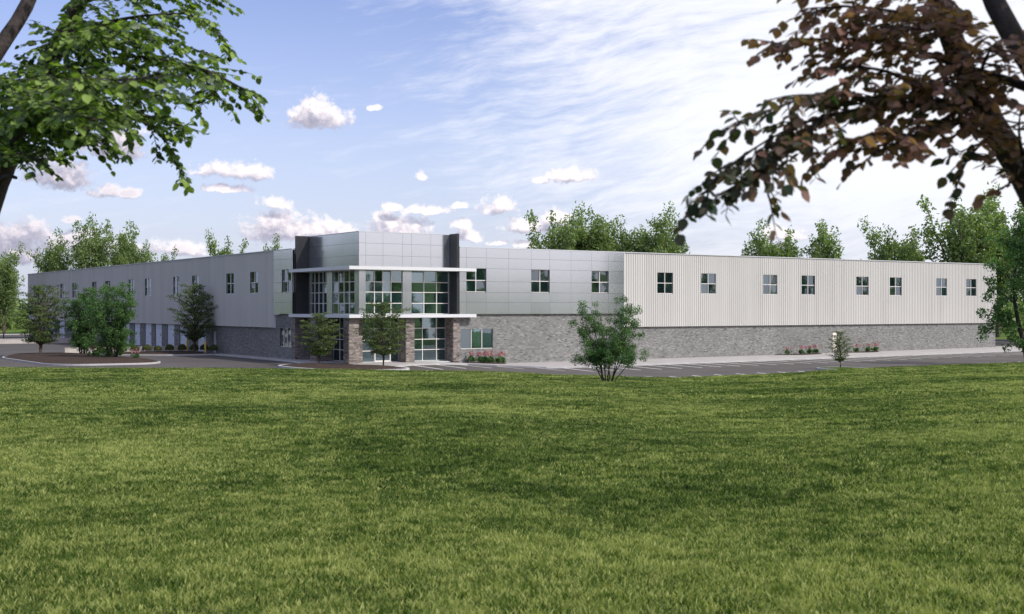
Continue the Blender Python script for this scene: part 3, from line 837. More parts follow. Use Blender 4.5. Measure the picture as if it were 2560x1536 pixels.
# doors
mb = MB(); fbox(mb, fR(), RDOOR[0] + .06, RDOOR[1] - .06, .30, .34, -.32, 2.11); dr = mb.build('door', M['door'], bld)
mb = MB(); s0, s1 = RDOOR[:2]
fbox(mb, fR(), s0, s0 + .055, .24, .36, -.4, 2.17); fbox(mb, fR(), s1 - .055, s1, .24, .36, -.4, 2.17); fbox(mb, fR(), s0 + .055, s1 - .055, .24, .36, 2.115, 2.17); mb.build('door_frame', M['acm_dark'], dr)
mb = MB(); fbox(mb, fR(), s1 - .18, s1 - .14, .24, .30, .65, .85); mb.build('handle', M['acm_dark'], dr)
for a, b_, c, d in LDOCK:
    small = b_ - a < 1.2
    mb = MB(); zz = np.linspace(c, d, 2 if small else 6)
    for p, q in zip(zz[:-1], zz[1:]): fbox(mb, fL(), a + .01, b_ - .01, .34, .40, p + .012, q - .012)
    dr = mb.build('door' if small else 'dock_door', M['dock'], bld)
    if not small:
        mb = MB(); fbox(mb, fL(), a + .4, a + .7, .33, .345, c + 1.4, c + 1.7); mb.build('vision_panel', M['glass'], dr)
mb = MB(); fbox(mb, fL(), 15.6, 16.6, .0, .20, 4.30, 4.395); mb.build('sunlit_strip', M['white'], bld)  # white strip stands in for a sliver of sunlight on the edge, no lamp

# stone piers at the entrance
rngS = np.random.default_rng(11)
PIERS = [('f', .05, 1.0, 0.0, 1.0), ('f', 1.01, 1.92, 1.02, 1.30), ('f', 5.87, 6.76, .0, 1.30), ('f', 10.96, 11.63, .0, 1.30),
         ('s', .05, 1.70, 6.76, 8.10), ('s', .05, 1.70, 11.61, 12.20)]
loose = MB()
def stones(fm, s0, s1, z0, z1, pier, single):
    z = z0
    while z < z1 - .02:
        h = float(rngS.choice([.12, .145, .17])); h = min(h, z1 - z); s = s0
        while s < s1 - .02:
            l = float(rngS.uniform(.22, .52)); l = l if s1 - s - l > .14 else s1 - s
            pr = float(rngS.uniform(.012, .05)); t = float(np.clip(rngS.normal(.5, .2), 0, 1))
            tgt = MB() if single else loose
            a, b_, c, d = s + .006, s + l - .006, z + .006, z + h - .006
            n = len(tgt.v); sk = float(rngS.normal(0, .008))
            tgt.v += [fm(a, -pr, c), fm(b_, -pr, c), fm(b_, -pr + sk, d), fm(a, -pr + sk * .5, d), fm(a, .0, c), fm(b_, .0, c), fm(b_, .0, d), fm(a, .0, d)]
            tgt.f += [(n, n + 1, n + 2, n + 3), (n + 3, n + 2, n + 6, n + 7), (n, n + 3, n + 7, n + 4), (n + 1, n + 5, n + 6, n + 2), (n, n + 4, n + 5, n + 1)]
            tgt.tone += [t] * 5
            if single:
                o = tgt.build('stone', M['stone'], pier, tone=True)
            s += l
        z += h


for kind, x0, x1, y0, y1 in PIERS:
    mb = MB(); mb.box(x0, x1, y0 + .0, y1, -.3, 4.108 if kind == 'f' else 4.106); pier = mb.build('pier', M['stone_core'], bld)
    if kind == 'f':
        stones(lambda s, d, z, y0=y0: (s, y0 + d, z), x0, x1, -.05, 4.1, pier, True)
        stones(lambda s, d, z, x0=x0: (x0 + d, s, z), y0, y1, -.05, 4.1, pier, False)
    else:
        stones(lambda s, d, z, x0=x0: (x0 + d, s, z), y0, y1, -.05, 4.1, pier, False)
        stones(lambda s, d, z, y0=y0: (s, y0 + d, z), x0, x1, -.05, 4.1, pier, False)
o = loose.build('stone_veneer', M['stone'], bld, tone=True); tag(o, kind='stuff')

# ------------------------------------------------------------------ things in the yard
def thing_mesh(o, label, cat, group=None): return tag(o, label, cat, group)


def low_wall(name, xa, xb, y, z0, z1, label):
    mb = MB(); mb.box(xa, xb, y, y + .35, z0, z1 - .08); mb.map(W)
    o = mb.build(name, M['lowwall']); tag(o, label, 'wall')
    c = MB(); c.box(xa - .03, xb + .0, y - .03, y + .38, z1 - .078, z1); c.map(W); c.build('coping', M['lowwall'], o)
    return o


low_wall('retaining_wall', -14.0, -.02, 42.0, -.5, .54, 'short concrete retaining wall behind the row of clipped round shrubs')
low_wall('retaining_wall', -60.0, -.02, 88.0, -.5, .56, 'long low concrete retaining wall across the far end of the truck yard')


def bollard(x, y, label, zg=-.0):
    e = empty('bollard', W(x, y, zg), label=label, cat='bollard', group='yellow bollards by the dock doors')
    mb = MB(); mb.tube([(0, 0, -.2), (0, 0, 1.25), (0, 0, 1.30), (0, 0, 1.33)], [.11, .11, .09, .03], 12); mb.build('post', M['yellow'], e, True)
    mb = MB(); mb.tube([(0, 0, -.05), (0, 0, .05)], [.17, .16], 12); mb.build('collar', M['white'], e)
    return e


bollard(-1.0, 39.3, 'yellow bollard to the left of the tiered tree in front of the dock doors')
bollard(-1.0, 36.4, 'yellow bollard just right of the tiered tree trunk, with a pale collar in view')
bollard(-1.0, 33.4, 'yellow bollard in front of the small personnel door')
bollard(-1.0, 103.2, 'distant yellow bollard left of the far bright dock door', -.15)
bollard(-1.0, 97.4, 'distant yellow bollard in front of the far bright dock door', -.15)


# ------------------------------------------------------------------ trees
def rand_dirs(rng, n):
    v = rng.normal(size=(n, 3)); return v / np.linalg.norm(v, axis=1, keepdims=True)


def leaf_cloud(rng, cen, rad, counts, size, up=0.35, outward=0.5):
    """little leaf faces through clump volumes -> V, F, tone"""
    Cs = np.repeat(np.arange(len(cen)), counts); n = len(Cs)
    d = rand_dirs(rng, n); r = rng.random(n) ** 0.45
    pos = cen[Cs] + d * r[:, None] * rad[Cs]
    nrm = rand_dirs(rng, n) + np.array([0, 0, up]) + d * outward * r[:, None]
    nrm /= np.linalg.norm(nrm, axis=1, keepdims=True)
    t = np.cross(nrm, rand_dirs(rng, n)); t /= np.linalg.norm(t, axis=1, keepdims=True) + 1e-9
    bt = np.cross(nrm, t)
    s = size * rng.uniform(.6, 1.3, n)[:, None]
    V = np.stack([pos - t * s * .55, pos + bt * s * .30 + nrm * s * .06, pos + t * s * .55, pos - bt * s * .30 + nrm * s * .06], 1).reshape(-1, 3)
    F = np.arange(4 * n).reshape(n, 4)
    ct = rng.normal(0, .16, len(cen))
    tone = np.clip(.5 + ct[Cs] + rng.normal(0, .17, n), 0, 1)
    return V, F, tone


def curve(p0, p1, sag, k=5, rng=None, wob=0.0):
    p0, p1 = np.array(p0, float), np.array(p1, float); out = []
    for t in np.linspace(0, 1, k):
        q = p0 * (1 - t) + p1 * t + np.array([0, 0, sag * 4 * t * (1 - t)])
        if rng is not None and 0 < t < 1: q = q + rng.normal(0, wob, 3)
        out.append(q)
    return out


def make_plume(seed, H=20.0, leaves=7500, spread=.30, lobes=7, low=.16, size=.50, mat='leaf_far'):
    """tall open tree of upright plumes"""
    rng = np.random.default_rng(seed); mb = MB(); cen = []; rad = []
    tr = curve((0, 0, -.6), (rng.normal(0, .02) * H, rng.normal(0, .02) * H, .62 * H), 0, 6, rng, .006 * H)
    mb.tube(tr, np.linspace(.022, .008, 6) * H, 8)
    for i in range(lobes):
        a = 2 * math.pi * (i + rng.uniform(-.3, .3)) / lobes; zb = rng.uniform(.10, .42) * H
        base = np.array(tr[min(5, int(zb / (.62 * H) * 5))]); base[2] = zb
        rr = spread * H * rng.uniform(.35, 1.0); top = rng.uniform(.74, .96) * H if i else .99 * H
        tip = base + np.array([math.cos(a) * rr, math.sin(a) * rr, top - zb])
        c = curve(base, tip, -.02 * H, 9, rng, .012 * H); mb.tube(c, np.linspace(.010, .002, 9) * H, 5)
        for j in range(2, 9):
            for _ in range(2):
                off = rng.normal(0, 1, 3) * np.array([.050, .050, .035]) * H * (1.25 - .09 * j)
                cen.append(c[j] + off); q = rng.uniform(.046, .088) * H * (1.12 - .045 * j); rad.append((q, q, q * 1.35))
        for j in range(3, 8):
            if rng.random() < .65:
                a2 = a + rng.normal(0, 1.2); l = rng.uniform(.06, .15) * H
                t2 = c[j] + np.array([math.cos(a2) * l, math.sin(a2) * l, l * .7]); mb.tube([c[j], t2], [.004 * H, .0015 * H], 4)
                for t in (.6, 1.0):
                    cen.append(c[j] * (1 - t) + t2 * t); q = rng.uniform(.03, .055) * H; rad.append((q, q, q * 1.2))
    for i in range(30):                                               # the rounded body of the crown
        v = rng.normal(size=3); v /= np.linalg.norm(v); rr = rng.uniform(.45, 1.0)
        cen.append(np.array([v[0] * rr * spread * .72 * H, v[1] * rr * spread * .72 * H, (.64 + v[2] * rr * .24) * H])); q = rng.uniform(.045, .08) * H; rad.append((q, q, q))
    for i in range(int(lobes * 2)):                                   # skirt of lower growth
        a = rng.uniform(0, 6.28); rr = rng.uniform(.05, .22) * H
        cen.append(np.array([math.cos(a) * rr, math.sin(a) * rr, rng.uniform(low, .40) * H])); q = rng.uniform(.05, .085) * H; rad.append((q, q, q))
    cen = np.array(cen); rad = np.array(rad)
    wgt = rad[:, 0] ** 2; cnt = np.maximum(6, (wgt / wgt.sum() * leaves)).astype(int)
    return mb, leaf_cloud(rng, cen, rad, cnt, size), mat


def make_layered(seed, H=7.0, width=4.6, leaves=7000, tiers=9, first=.26, size=.13, lean=0.0, stems=1, top=1.0, mat='leaf_layer'):
    """ornamental tree with flat storeys of foliage"""
    rng = np.random.default_rng(seed); mb = MB(); cen = []; rad = []
    trunks = []
    for s in range(stems):
        a = 2 * math.pi * s / max(stems, 1) + .6; o = 0.0 if stems == 1 else .10 * width
        tr = curve((0, 0, -.3), (math.cos(a) * o + lean, math.sin(a) * o, .93 * H), 0, 8, rng, .012 * H)
        mb.tube(tr, np.linspace(.020, .003, 8) * H * (1 if s == 0 else .7), 7); trunks.append(tr)
    for k in range(tiers):
        f = k / (tiers - 1); z = (first + (1 - first) * f * .97) * H
        prof = float(np.interp(f, [0, .12, .3, .5, .68, .82, .92, 1.0], [.50, .78, .95, 1.0, 1.0, .92, .74, .42])) * rng.uniform(.82, 1.1)
        nb = 7 if f < .85 else 4
        for i in range(nb):
            tr = trunks[i % stems]
            zb = max(.14 * H, z - .20 * H); b0 = np.array([np.interp(zb, [p[2] for p in tr], [p[c] for p in tr]) for c in range(3)])
            a = 2 * math.pi * (i + .5 * (k % 2) + rng.uniform(-.25, .25)) / nb
            l = width * .5 * prof * rng.uniform(.55, 1.10)
            tip = np.array([b0[0] + math.cos(a) * l, b0[1] + math.sin(a) * l, z + rng.normal(0, .012) * H])
            c = curve(b0, tip, .030 * H, 6); mb.tube(c, np.linspace(.007, .0018, 6) * H, 5)
            for j in range(2, 6):
                for _ in range(2):
                    cen.append(c[j] + rng.normal(0, 1, 3) * np.array([.045 * width, .045 * width, .008 * H]))
                    q = rng.uniform(.06, .115) * width; rad.append((q, q, q * .36))
    cen = np.array(cen); rad = np.array(rad); wgt = rad[:, 0] ** 2; cnt = np.maximum(5, wgt / wgt.sum() * leaves).astype(int)
    return mb, leaf_cloud(rng, cen, rad, cnt, size, .9, .2), mat


def make_shrub_tree(seed, H=6.5, width=4.2, leaves=11000, stems=8, low=.16, size=.135, tips=None, mat='leaf_shrub', fat=1.0):
    """many-stemmed tree, leafy almost to the ground"""
    rng = np.random.default_rng(seed); mb = MB(); cen = []; rad = []
    for i in range(stems):
        a = 2 * math.pi * (i + rng.uniform(-.3, .3)) / stems; rr = width * .5 * rng.uniform(.35, .92)
        tz = H * rng.uniform(.70, 1.0)
        b0 = (math.cos(a) * .055 * width, math.sin(a) * .055 * width, -.3)
        tip = (math.cos(a) * rr, math.sin(a) * rr, tz)
        if tips is not None: tip = (tips[i][0] * width, tips[i][1] * width, tips[i][2] * H)
        c = curve(b0, tip, .02 * H, 9, rng, .010 * H); mb.tube(c, np.linspace(.0085, .002, 9) * H, 6)
        for j in range(1, 9):
            z = c[j][2]
            if z < low * H: continue
            for _ in range(2):
                cen.append(c[j] + rng.normal(0, 1, 3) * np.array([.075 * width, .075 * width, .045 * H])); q = fat * rng.uniform(.085, .145) * width * (1.1 - .045 * j); rad.append((q, q, q * 1.05))
            if rng.random() < .75:
                a2 = a + rng.normal(0, 1.0); l = rng.uniform(.10, .22) * width
                t2 = c[j] + np.array([math.cos(a2) * l, math.sin(a2) * l, rng.uniform(-.03, .07) * H]); mb.tube([c[j], t2], [.004 * H, .0015 * H], 4)
                cen.append(t2); q = rng.uniform(.055, .10) * width; rad.append((q, q, q * .8))
    for i in range(stems):
        a = rng.uniform(0, 6.28); rr = width * .5 * rng.uniform(.2, .75)
        cen.append(np.array([math.cos(a) * rr, math.sin(a) * rr, rng.uniform(low, .42) * H])); q = rng.uniform(.07, .11) * width; rad.append((q, q, q * .8))
    cen = np.array(cen); rad = np.array(rad); wgt = rad[:, 0] ** 2; cnt = np.maximum(5, wgt / wgt.sum() * leaves).astype(int)
    return mb, leaf_cloud(rng, cen, rad, cnt, size, .35, .5), mat


def plant_tree(name, made, loc, label, group=None, rz=0.0, sc_=1.0, bark='bark', cat='tree'):
    mb, (V, F, T), mat = made
    root = empty(name, loc, rz, label=label, cat=cat, group=group); root.scale = (sc_,) * 3 if not isinstance(sc_, tuple) else sc_
    mb.build('trunk', M[bark], root, True)
    cr = mesh_np('crown', V, F, M[mat], root, T)
    return root


def copy_thing(root, loc, rz, sc_, label, group=None):
    r = root.copy(); C.objects.link(r); r.location = loc; r.rotation_euler = (0, 0, rz); r.scale = sc_ if isinstance(sc_, tuple) else (sc_,) * 3
    r['label'] = label
    if group: r['group'] = group
    for ch in list(root.children):
        c = ch.copy(); C.objects.link(c); c.parent = r
        for g_ in ch.children:
            d = g_.copy(); C.objects.link(d); d.parent = c
    return r


# tall trees beyond the roof: four kinds, placed one by one (x, y, height, kind, turn, label)
FAR = [make_plume(21, leaves=9500, spread=.23), make_plume(22, leaves=8500, lobes=6, spread=.18), make_plume(23, leaves=9800, lobes=8, spread=.27), make_plume(24, leaves=8000, lobes=5, spread=.15)]
G_FAR = 'tall trees beyond the warehouse roof'
far_list = [
    (-81.5, 198, 15.0, 2, .3, 'leafy pale green tree standing clear of the far left end of the warehouse'),
    (-88.6, 240, 20.2, 0, 1.1, 'open-crowned tree over the far left end of the roofline'),
    (-81.6, 240, 22.6, 2, 2.0, 'tallest, double-topped tree above the shaded wing roof'),
    (-77.6, 247, 22.4, 1, .5, 'slim tree pressed against the right of the double-topped tree'),
    (-72.6, 240, 19.6, 0, 2.6, 'round-shouldered tree just right of the tallest pair over the shaded wing'),
    (-67.0, 241, 16.6, 3, .2, 'thin low sprig of a tree where the shaded wing roof starts to clear'),
    (-57.1, 245, 19.7, 2, 4.0, 'lone bushy tree top over the middle of the shaded wing'),
    (-48.8, 250, 19.6, 0, 5.2, 'lone tree top just left of the dark fin of the entrance tower'),
    (10.6, 262, 26.6, 2, .9, 'full-crowned first tree of the clump above the silver panels'),
    (14.0, 266, 25.0, 1, 3.3, 'half-hidden tree behind the first tree of the clump above the silver panels'),
    (17.0, 262, 26.0, 3, 1.7, 'narrow spire-like tree in the clump above the silver panels'),
    (20.2, 262, 23.2, 1, 4.4, 'shorter tree right of the narrow spire in the clump above the silver panels'),
    (25.0, 262, 24.2, 0, 2.2, 'mid-height tree above the join of silver panels and ribbed siding'),
    (31.0, 258, 25.4, 2, 5.0, 'last, spreading tree of the clump, above the start of the ribbed siding'),
    (45.6, 225, 20.6, 0, 3.9, 'tree above the ribbed siding beneath the tip of the dark branch'),
    (49.8, 226, 19.4, 3, .8, 'slight tree filling between two tree tops above the ribbed siding'),
    (55.2, 220, 20.4, 1, 1.2, 'leaning open tree top above the middle of the ribbed siding'),
    (61.4, 200, 19.0, 2, 2.8, 'wide dome-shaped tree over the right part of the ribbed siding'),
    (66.6, 206, 17.6, 3, 4.6, 'thin pale tree between the wide dome and the big dark tree'),
    (71.6, 195, 23.8, 2, .4, 'big dense tree rising over the far right corner of the roof'),
    (84.4, 215, 24.6, 1, 3.0, 'slender tree seen beyond the right corner of the warehouse'),
    (78.6, 185, 21.5, 0, 1.5, 'tall leafy tree filling the right edge beyond the building corner'),
    (82.5, 176, 15.5, 2, 2.4, 'low broad tree on the grass past the end of the building'),
    (-97.0, 236, 15.0, 1, 2.2, 'dim tree on the far lawn at the left edge, behind the pale green one'),
]
roots = {}
for (x, y, h, kd, rz, lab) in far_list:
    z = -.15
    if kd not in roots:
        roots[kd] = plant_tree('background_tree', FAR[kd], (x, y, z), lab, G_FAR, rz, (h / 20.0 * (.74 if x < 0 else .95), h / 20.0 * (.74 if x < 0 else .95), h / 20.0 * .98))
    else: copy_thing(roots[kd], (x, y, z), rz, (h / 20.0 * (.74 if x < 0 else .95), h / 20.0 * (.74 if x < 0 else .95), h / 20.0 * .98), lab, G_FAR)
# a far belt of woodland that reads as one mass beyond both ends of the site
rng = np.random.default_rng(77)
bc = []; brd = []
for a0, a1, dist, n in ((-.62, -.34, 330, 70), (.37, .62, 290, 60), (-.34, .37, 400, 90)):
    for i in range(n):
        a = rng.uniform(a0, a1); r_ = dist * rng.uniform(.95, 1.15); hgt = rng.uniform(3, 9)
        bc.append((math.sin(a) * r_, math.cos(a) * r_, hgt * .45)); q = rng.uniform(3, 6); brd.append((q, q, hgt * .6))
bc = np.array(bc); brd = np.array(brd)
V, F, T = leaf_cloud(rng, bc, brd, np.full(len(bc), 160), 1.3, .3, .5)
o = mesh_np('far_woodland', V, F, M['leaf_far'], None, T); tag(o, kind='stuff')

# trees out of frame that the windows and metal mirror
REF = [(140, 158), (150, 166), (160, 157), (172, 166), (134, 147), (127, 171), (148, 148), (186, 160), (90, 60), (102, 68), (112, 76), (122, 86), (132, 96), (142, 104), (152, 113), (163, 121), (175, 132), (184, 146), (190, 136), (110, 58), (128, 70), (148, 84), (166, 104), (84, 66), (95, 76), (105, 84), (114, 95), (124, 104), (134, 112), (144, 122), (156, 130), (166, 142), (100, 60), (118, 76), (136, 92), (152, 108), (176, 128), (74, 58), (64, 48),
       (-92, 128), (-99, 140), (-106, 151), (-113, 165), (-121, 180), (-128, 195), (-135, 212), (-104, 126), (-118, 148), (-132, 176), (-84, 118), (-78, 108)]
for i, (x, y) in enumerate(REF):
    kd = i % 4
    side = 'grove beyond the parking lot, outside the picture to the right' if x > 0 else 'grove beyond the yard, outside the picture to the left'
    if x > 0: x, y = x * 1.5, 122 + (y - 122) * 1.5
    copy_thing(roots[kd], (x, y, -.2), i * 1.3, ((11.5 if x > 0 else 17) + (i * 7) % 5) / 20.0, 'tree of the ' + side, side)

# layered ornamental trees
LAY = 'ornamental trees with tiers of foliage'
plant_tree('ornamental_tree', make_layered(31, 7.4, 5.4, 13000, 9, .22, .16, .2, 2), (-49.2, 128.9, .05), 'tiered ornamental tree at the left tip of the yard island', LAY, .4)
plant_tree('ornamental_tree', make_layered(32, 7.7, 5.2, 13000, 10, .24, .15), (-35.45, 137.9, .0), 'tiered ornamental tree in the shrub bed before the dock doors', LAY, 1.2)
plant_tree('ornamental_tree', make_layered(33, 4.5, 3.7, 10000, 8, .20, .12), (-17.15, 109.8, .05), 'small round tiered tree in front of the shaded entrance glass', LAY, 2.0)
plant_tree('ornamental_tree', make_layered(34, 5.5, 4.4, 11500, 9, .22, .13), (-11.07, 106.0, .05), 'taller tiered tree in front of the sunlit entrance doors', LAY, .9)
plant_tree('ornamental_tree', make_layered(35, 3.3, 2.4, 5500, 8, .24, .085), (29.3, 110.3, -.36), 'little tiered tree on the grassed island of the parking lot', LAY, 3.1)

# many-stemmed trees
MUL = 'many-stemmed leafy trees'
plant_tree('multi_stem_tree', make_shrub_tree(41, 6.9, 4.2, 24000, 9, .14, .14), (-44.8, 129.0, .1), 'bushy dark tree next to the tiered tree on the yard island', MUL, .2, 1.0, 'bark_dark')
plant_tree('multi_stem_tree', make_shrub_tree(42, 7.1, 4.8, 28000, 10, .13, .14), (-38.5, 119.4, .12), 'largest bushy bright-leaved tree on the yard island, nearest the entrance', MUL, 1.9, 1.0, 'bark_dark')
gx, gy = 5.45, 70.0
gz = float(lawn_z(gx, gy))
plant_tree('multi_stem_tree', make_shrub_tree(43, 4.5, 3.5, 30000, 11, .24, .082, [(.40, .05, .93), (.30, -.08, 1.0), (.46, .0, .66), (.20, .12, .88), (-.12, .10, .86), (-.30, -.05, .93), (-.42, .06, .82), (-.30, .15, .60), (.02, -.15, .55), (-.40, -.1, .36), (.42, -.1, .36)], 'leaf_shrub', .98), (gx, gy, gz), 'forked many-stemmed tree standing alone on the lawn edge', MUL, .15, 1.0, 'bark_dark')

# tree at the right edge of the lawn, half in the picture
def edge_tree():
    rng = np.random.default_rng(51); mb = MB(); cen = []; rad = []
    H = 11.5
    tr = [np.array(p) for p in ((0, 0, -.4), (-.25, 0, 1.2), (-.7, .1, 3.0), (-1.0, .1, 4.6), (-1.1, .2, 6.2), (-.8, .2, 8.0), (-.4, .1, 9.6))]
    mb.tube(tr, [.24, .19, .16, .13, .10, .07, .03], 8)
    mb.tube([np.array((.1, .1, -.4)), np.array((.5, .1, 1.6)), np.array((1.2, .1, 4.4)), np.array((1.9, .2, 7.0))], [.2, .15, .1, .04], 7)
    limbs = [((-.7, .1, 3.0), (-3.2, -.2, 4.2)), ((-.7, .1, 3.0), (-3.4, .2, 2.4)), ((-1.0, .1, 4.6), (-3.2, .3, 6.2)), ((-1.1, .2, 6.2), (-3.0, -.3, 7.4)), ((-1.0, .1, 4.6), (-.2, 1.6, 6.5)), ((-.8, .2, 8), (-2.1, .2, 9.6)), ((-.4, .1, 9.6), (-.5, .1, 11.2)),
             ((1.2, .1, 4.4), (3.2, .4, 6.2)), ((1.9, .2, 7), (2.2, .5, 9.8)), ((1.2, .1, 4.4), (.4, -1.6, 6.6)), ((-.7, .1, 3.0), (-2.2, .4, 3.3)), ((1.9, .2, 7), (.6, .2, 9.2)), ((-.25, 0, 1.2), (-.9, .3, 1.8))]
    for a, b_ in limbs:
        c = curve(a, b_, .15, 7, rng, .06); mb.tube(c, np.linspace(.06, .012, 7), 5)
        for j in range(2, 7):
            for _ in range(3):
                cen.append(c[j] + rng.normal(0, .33, 3)); q = rng.uniform(.22, .52); rad.append((q, q, q * .9))
    for i in range(110):
        cen.append(np.array([rng.normal(.9, 1.3), rng.normal(0, 1.2), rng.uniform(3.4, 10.6)])); q = rng.uniform(.35, .75); rad.append((q, q, q))
    cen = np.array(cen); rad = np.array(rad); wgt = rad[:, 0] ** 2; cnt = np.maximum(8, wgt / wgt.sum() * 17000).astype(int)
    return mb, leaf_cloud(rng, cen, rad, cnt, .19, .3, .4), 'leaf_shrub'


plant_tree('lawn_tree', edge_tree(), (49.1, 117.4, float(lawn_z(49.1, 117.4)) - .05), 'dark leaning tree at the right lawn edge, twigs crossing the end of the wall', None, 0.0, 1.25, 'bark_dark')

# clipped round shrubs
def ball_shrub():
    rng = np.random.default_rng(61); n = 2600
    d = rand_dirs(rng, n); d[:, 2] = np.abs(d[:, 2]) * 1.15 - .28
    d /= np.linalg.norm(d, axis=1, keepdims=True)
    pos = d * (.40 + rng.normal(0, .022, n))[:, None] + np.array([0, 0, .38])
    nrm = d + rand_dirs(rng, n) * .8; nrm /= np.linalg.norm(nrm, axis=1, keepdims=True)
    t = np.cross(nrm, rand_dirs(rng, n)); t /= np.linalg.norm(t, axis=1, keepdims=True); bt = np.cross(nrm, t); s = rng.uniform(.03, .06, n)[:, None]
    V = np.stack([pos - t * s, pos + bt * s * .6, pos + t * s, pos - bt * s * .6], 1).reshape(-1, 3)
    return V, np.arange(4 * n).reshape(n, 4), np.clip(rng.normal(.5, .2, n), 0, 1)


bV, bF, bT = ball_shrub(); ballroot = None
BS = [(-12.6, 32.8, 1.1, 'clipped round shrub glimpsed between the two bushy trees of the yard island'), (-9.3, 36.2, 1.05, 'sunlit clipped round shrub at the outer end of the row, next to red flowers'), (-8.0, 36.2, 1.1, 'yellowish clipped round shrub, second from the outer end of the row'),
      (-6.7, 36.0, 1.15, 'clipped round shrub where the building shade begins on the low wall'), (-5.5, 36.0, .98, 'smallest clipped round shrub in the row, before a bright dock door'), (-4.2, 35.9, 1.12, 'clipped round shrub before the dark pier between dock doors, left of the tiered tree'),
      (-2.8, 35.8, 1.12, 'clipped round shrub just left of the bollard nearest the tiered tree'), (-1.5, 35.5, 1.1, 'clipped round shrub directly behind the tiered tree trunk'), (-.8, 34.3, 1.1, 'clipped round shrub between two yellow bollards'), (-.7, 31.7, 1.15, 'last clipped round shrub of the row, nearest the entrance')]
for x, y, s, lab in BS:
    if ballroot is None:
        ballroot = empty('round_shrub', W(x, y, .02), 0, label=lab, cat='shrub', group='clipped round shrubs in the dock bed'); ballroot.scale = (s,) * 3
        mesh_np('foliage', bV, bF, M['leaf_ball'], ballroot, bT)
        mb = MB(); mb.tube([(0, 0, -.15), (0, 0, .3)], [.03, .02], 6); mb.build('stem', M['bark_dark'], ballroot)
    else: copy_thing(ballroot, W(x, y, .02), x * 2.1, s, lab)


# flowering plants: dark leaves below, pink heads on stalks
def flower_parts(seed):
    rng = np.random.default_rng(seed)
    cen = np.array([(rng.normal(0, .16), rng.normal(0, .12), rng.uniform(.16, .42)) for _ in range(12)]); rad = np.full((12, 3), .17)
    V, F, T = leaf_cloud(rng, cen, rad, np.full(12, 55), .12, .6, .3)
    st = MB(); hc = []
    for i in range(13):
        x, y = rng.normal(0, .24), rng.normal(0, .16); z = rng.uniform(.62, .98)
        st.tube([(x * .4, y * .4, .1), (x, y, z)], [.008, .006], 4); hc.append((x, y, z))
    hc = np.array(hc); P, PF, PT = leaf_cloud(rng, hc, np.full((13, 3), .075), np.full(13, 26), .085, .2, .9)
    return (V, F, T), st, (P, PF, PT)


def flower(loc, seed, s, label, group):
    a, st, p = flower_parts(seed)
    r = empty('flowering_plant', loc, seed * .7, label=label, cat='flowers', group=group); r.scale = (s,) * 3
    mesh_np('foliage', a[0], a[1], M['leaf_shrub'], r, a[2]); st.build('stalk', M['leaf_shrub'], r); mesh_np('blossom', p[0], p[1], M['petal'], r, p[2]); return r


fb = [flower(W(12.9, -.35, -.2), 1, 1.15, 'pink-flowered plant nearest the entrance pier, below the ground-floor window', 'pink flowers in the bed by the entrance'),
      flower(W(14.0, -.75, -.27), 2, 1.2, 'tall pink-flowered plant below the middle of the ground-floor window', 'pink flowers in the bed by the entrance')]
FL = [(13.45, -.95, 1.05, 0, 'second pink-flowered plant from the entrance pier', 0), (14.55, -.95, 1.2, 1, 'pink-flowered plant in the thick middle of the entrance bed', 0), (15.35, -1.0, 1.1, 0, 'pink-flowered plant at the gap in the entrance bed', 0), (16.1, -.7, 1.15, 1, 'last pink-flowered plant of the entrance bed, by the bare block wall', 0),
      (55.2, -.7, .95, 0, 'first pink plant of the bed left of the cream door', 1), (57.0, -.95, 1.0, 1, 'second pink plant of the bed left of the cream door', 1), (58.3, -1.0, 1.05, 0, 'full pink plant in the middle of the bed left of the cream door', 1), (59.8, -.8, 1.05, 1, 'pink plant of the same bed closest to the little tree', 1),
      (66.8, -.75, 1.0, 1, 'pink plant right of the cream door, beside the little tree', 2), (68.5, -.95, 1.08, 0, 'middle pink plant of the three right of the cream door', 2), (70.2, -.75, 1.08, 1, 'outermost pink plant right of the cream door', 2)]
GF = ['pink flowers in the bed by the entrance', 'pink flowers left of the cream door', 'pink flowers right of the cream door']
for i, (x, y, s, k_, lab, g_) in enumerate(FL): copy_thing(fb[k_], W(x, y, lotz(x) + .17), i * 1.7, s, lab, GF[g_])
for i, (x, y, s, lab) in enumerate([(-15.4, 24.6, 1.0, 'red-pink flowers left of the trunks of the largest bushy tree'), (-14.4, 23.6, .9, 'red-pink flowers between the two bushy trees on the yard island'), (-12.9, 25.6, 1.1, 'red-pink flowers at the entrance side of the yard island, before the round shrub'), (-13.4, 18.0, .75, 'low leafy flowering plant at the front of the yard island')]):
    copy_thing(fb[i % 2], W(x, y, .1), i * 2.3, s * 1.35, lab, 'red flowers on the yard island')

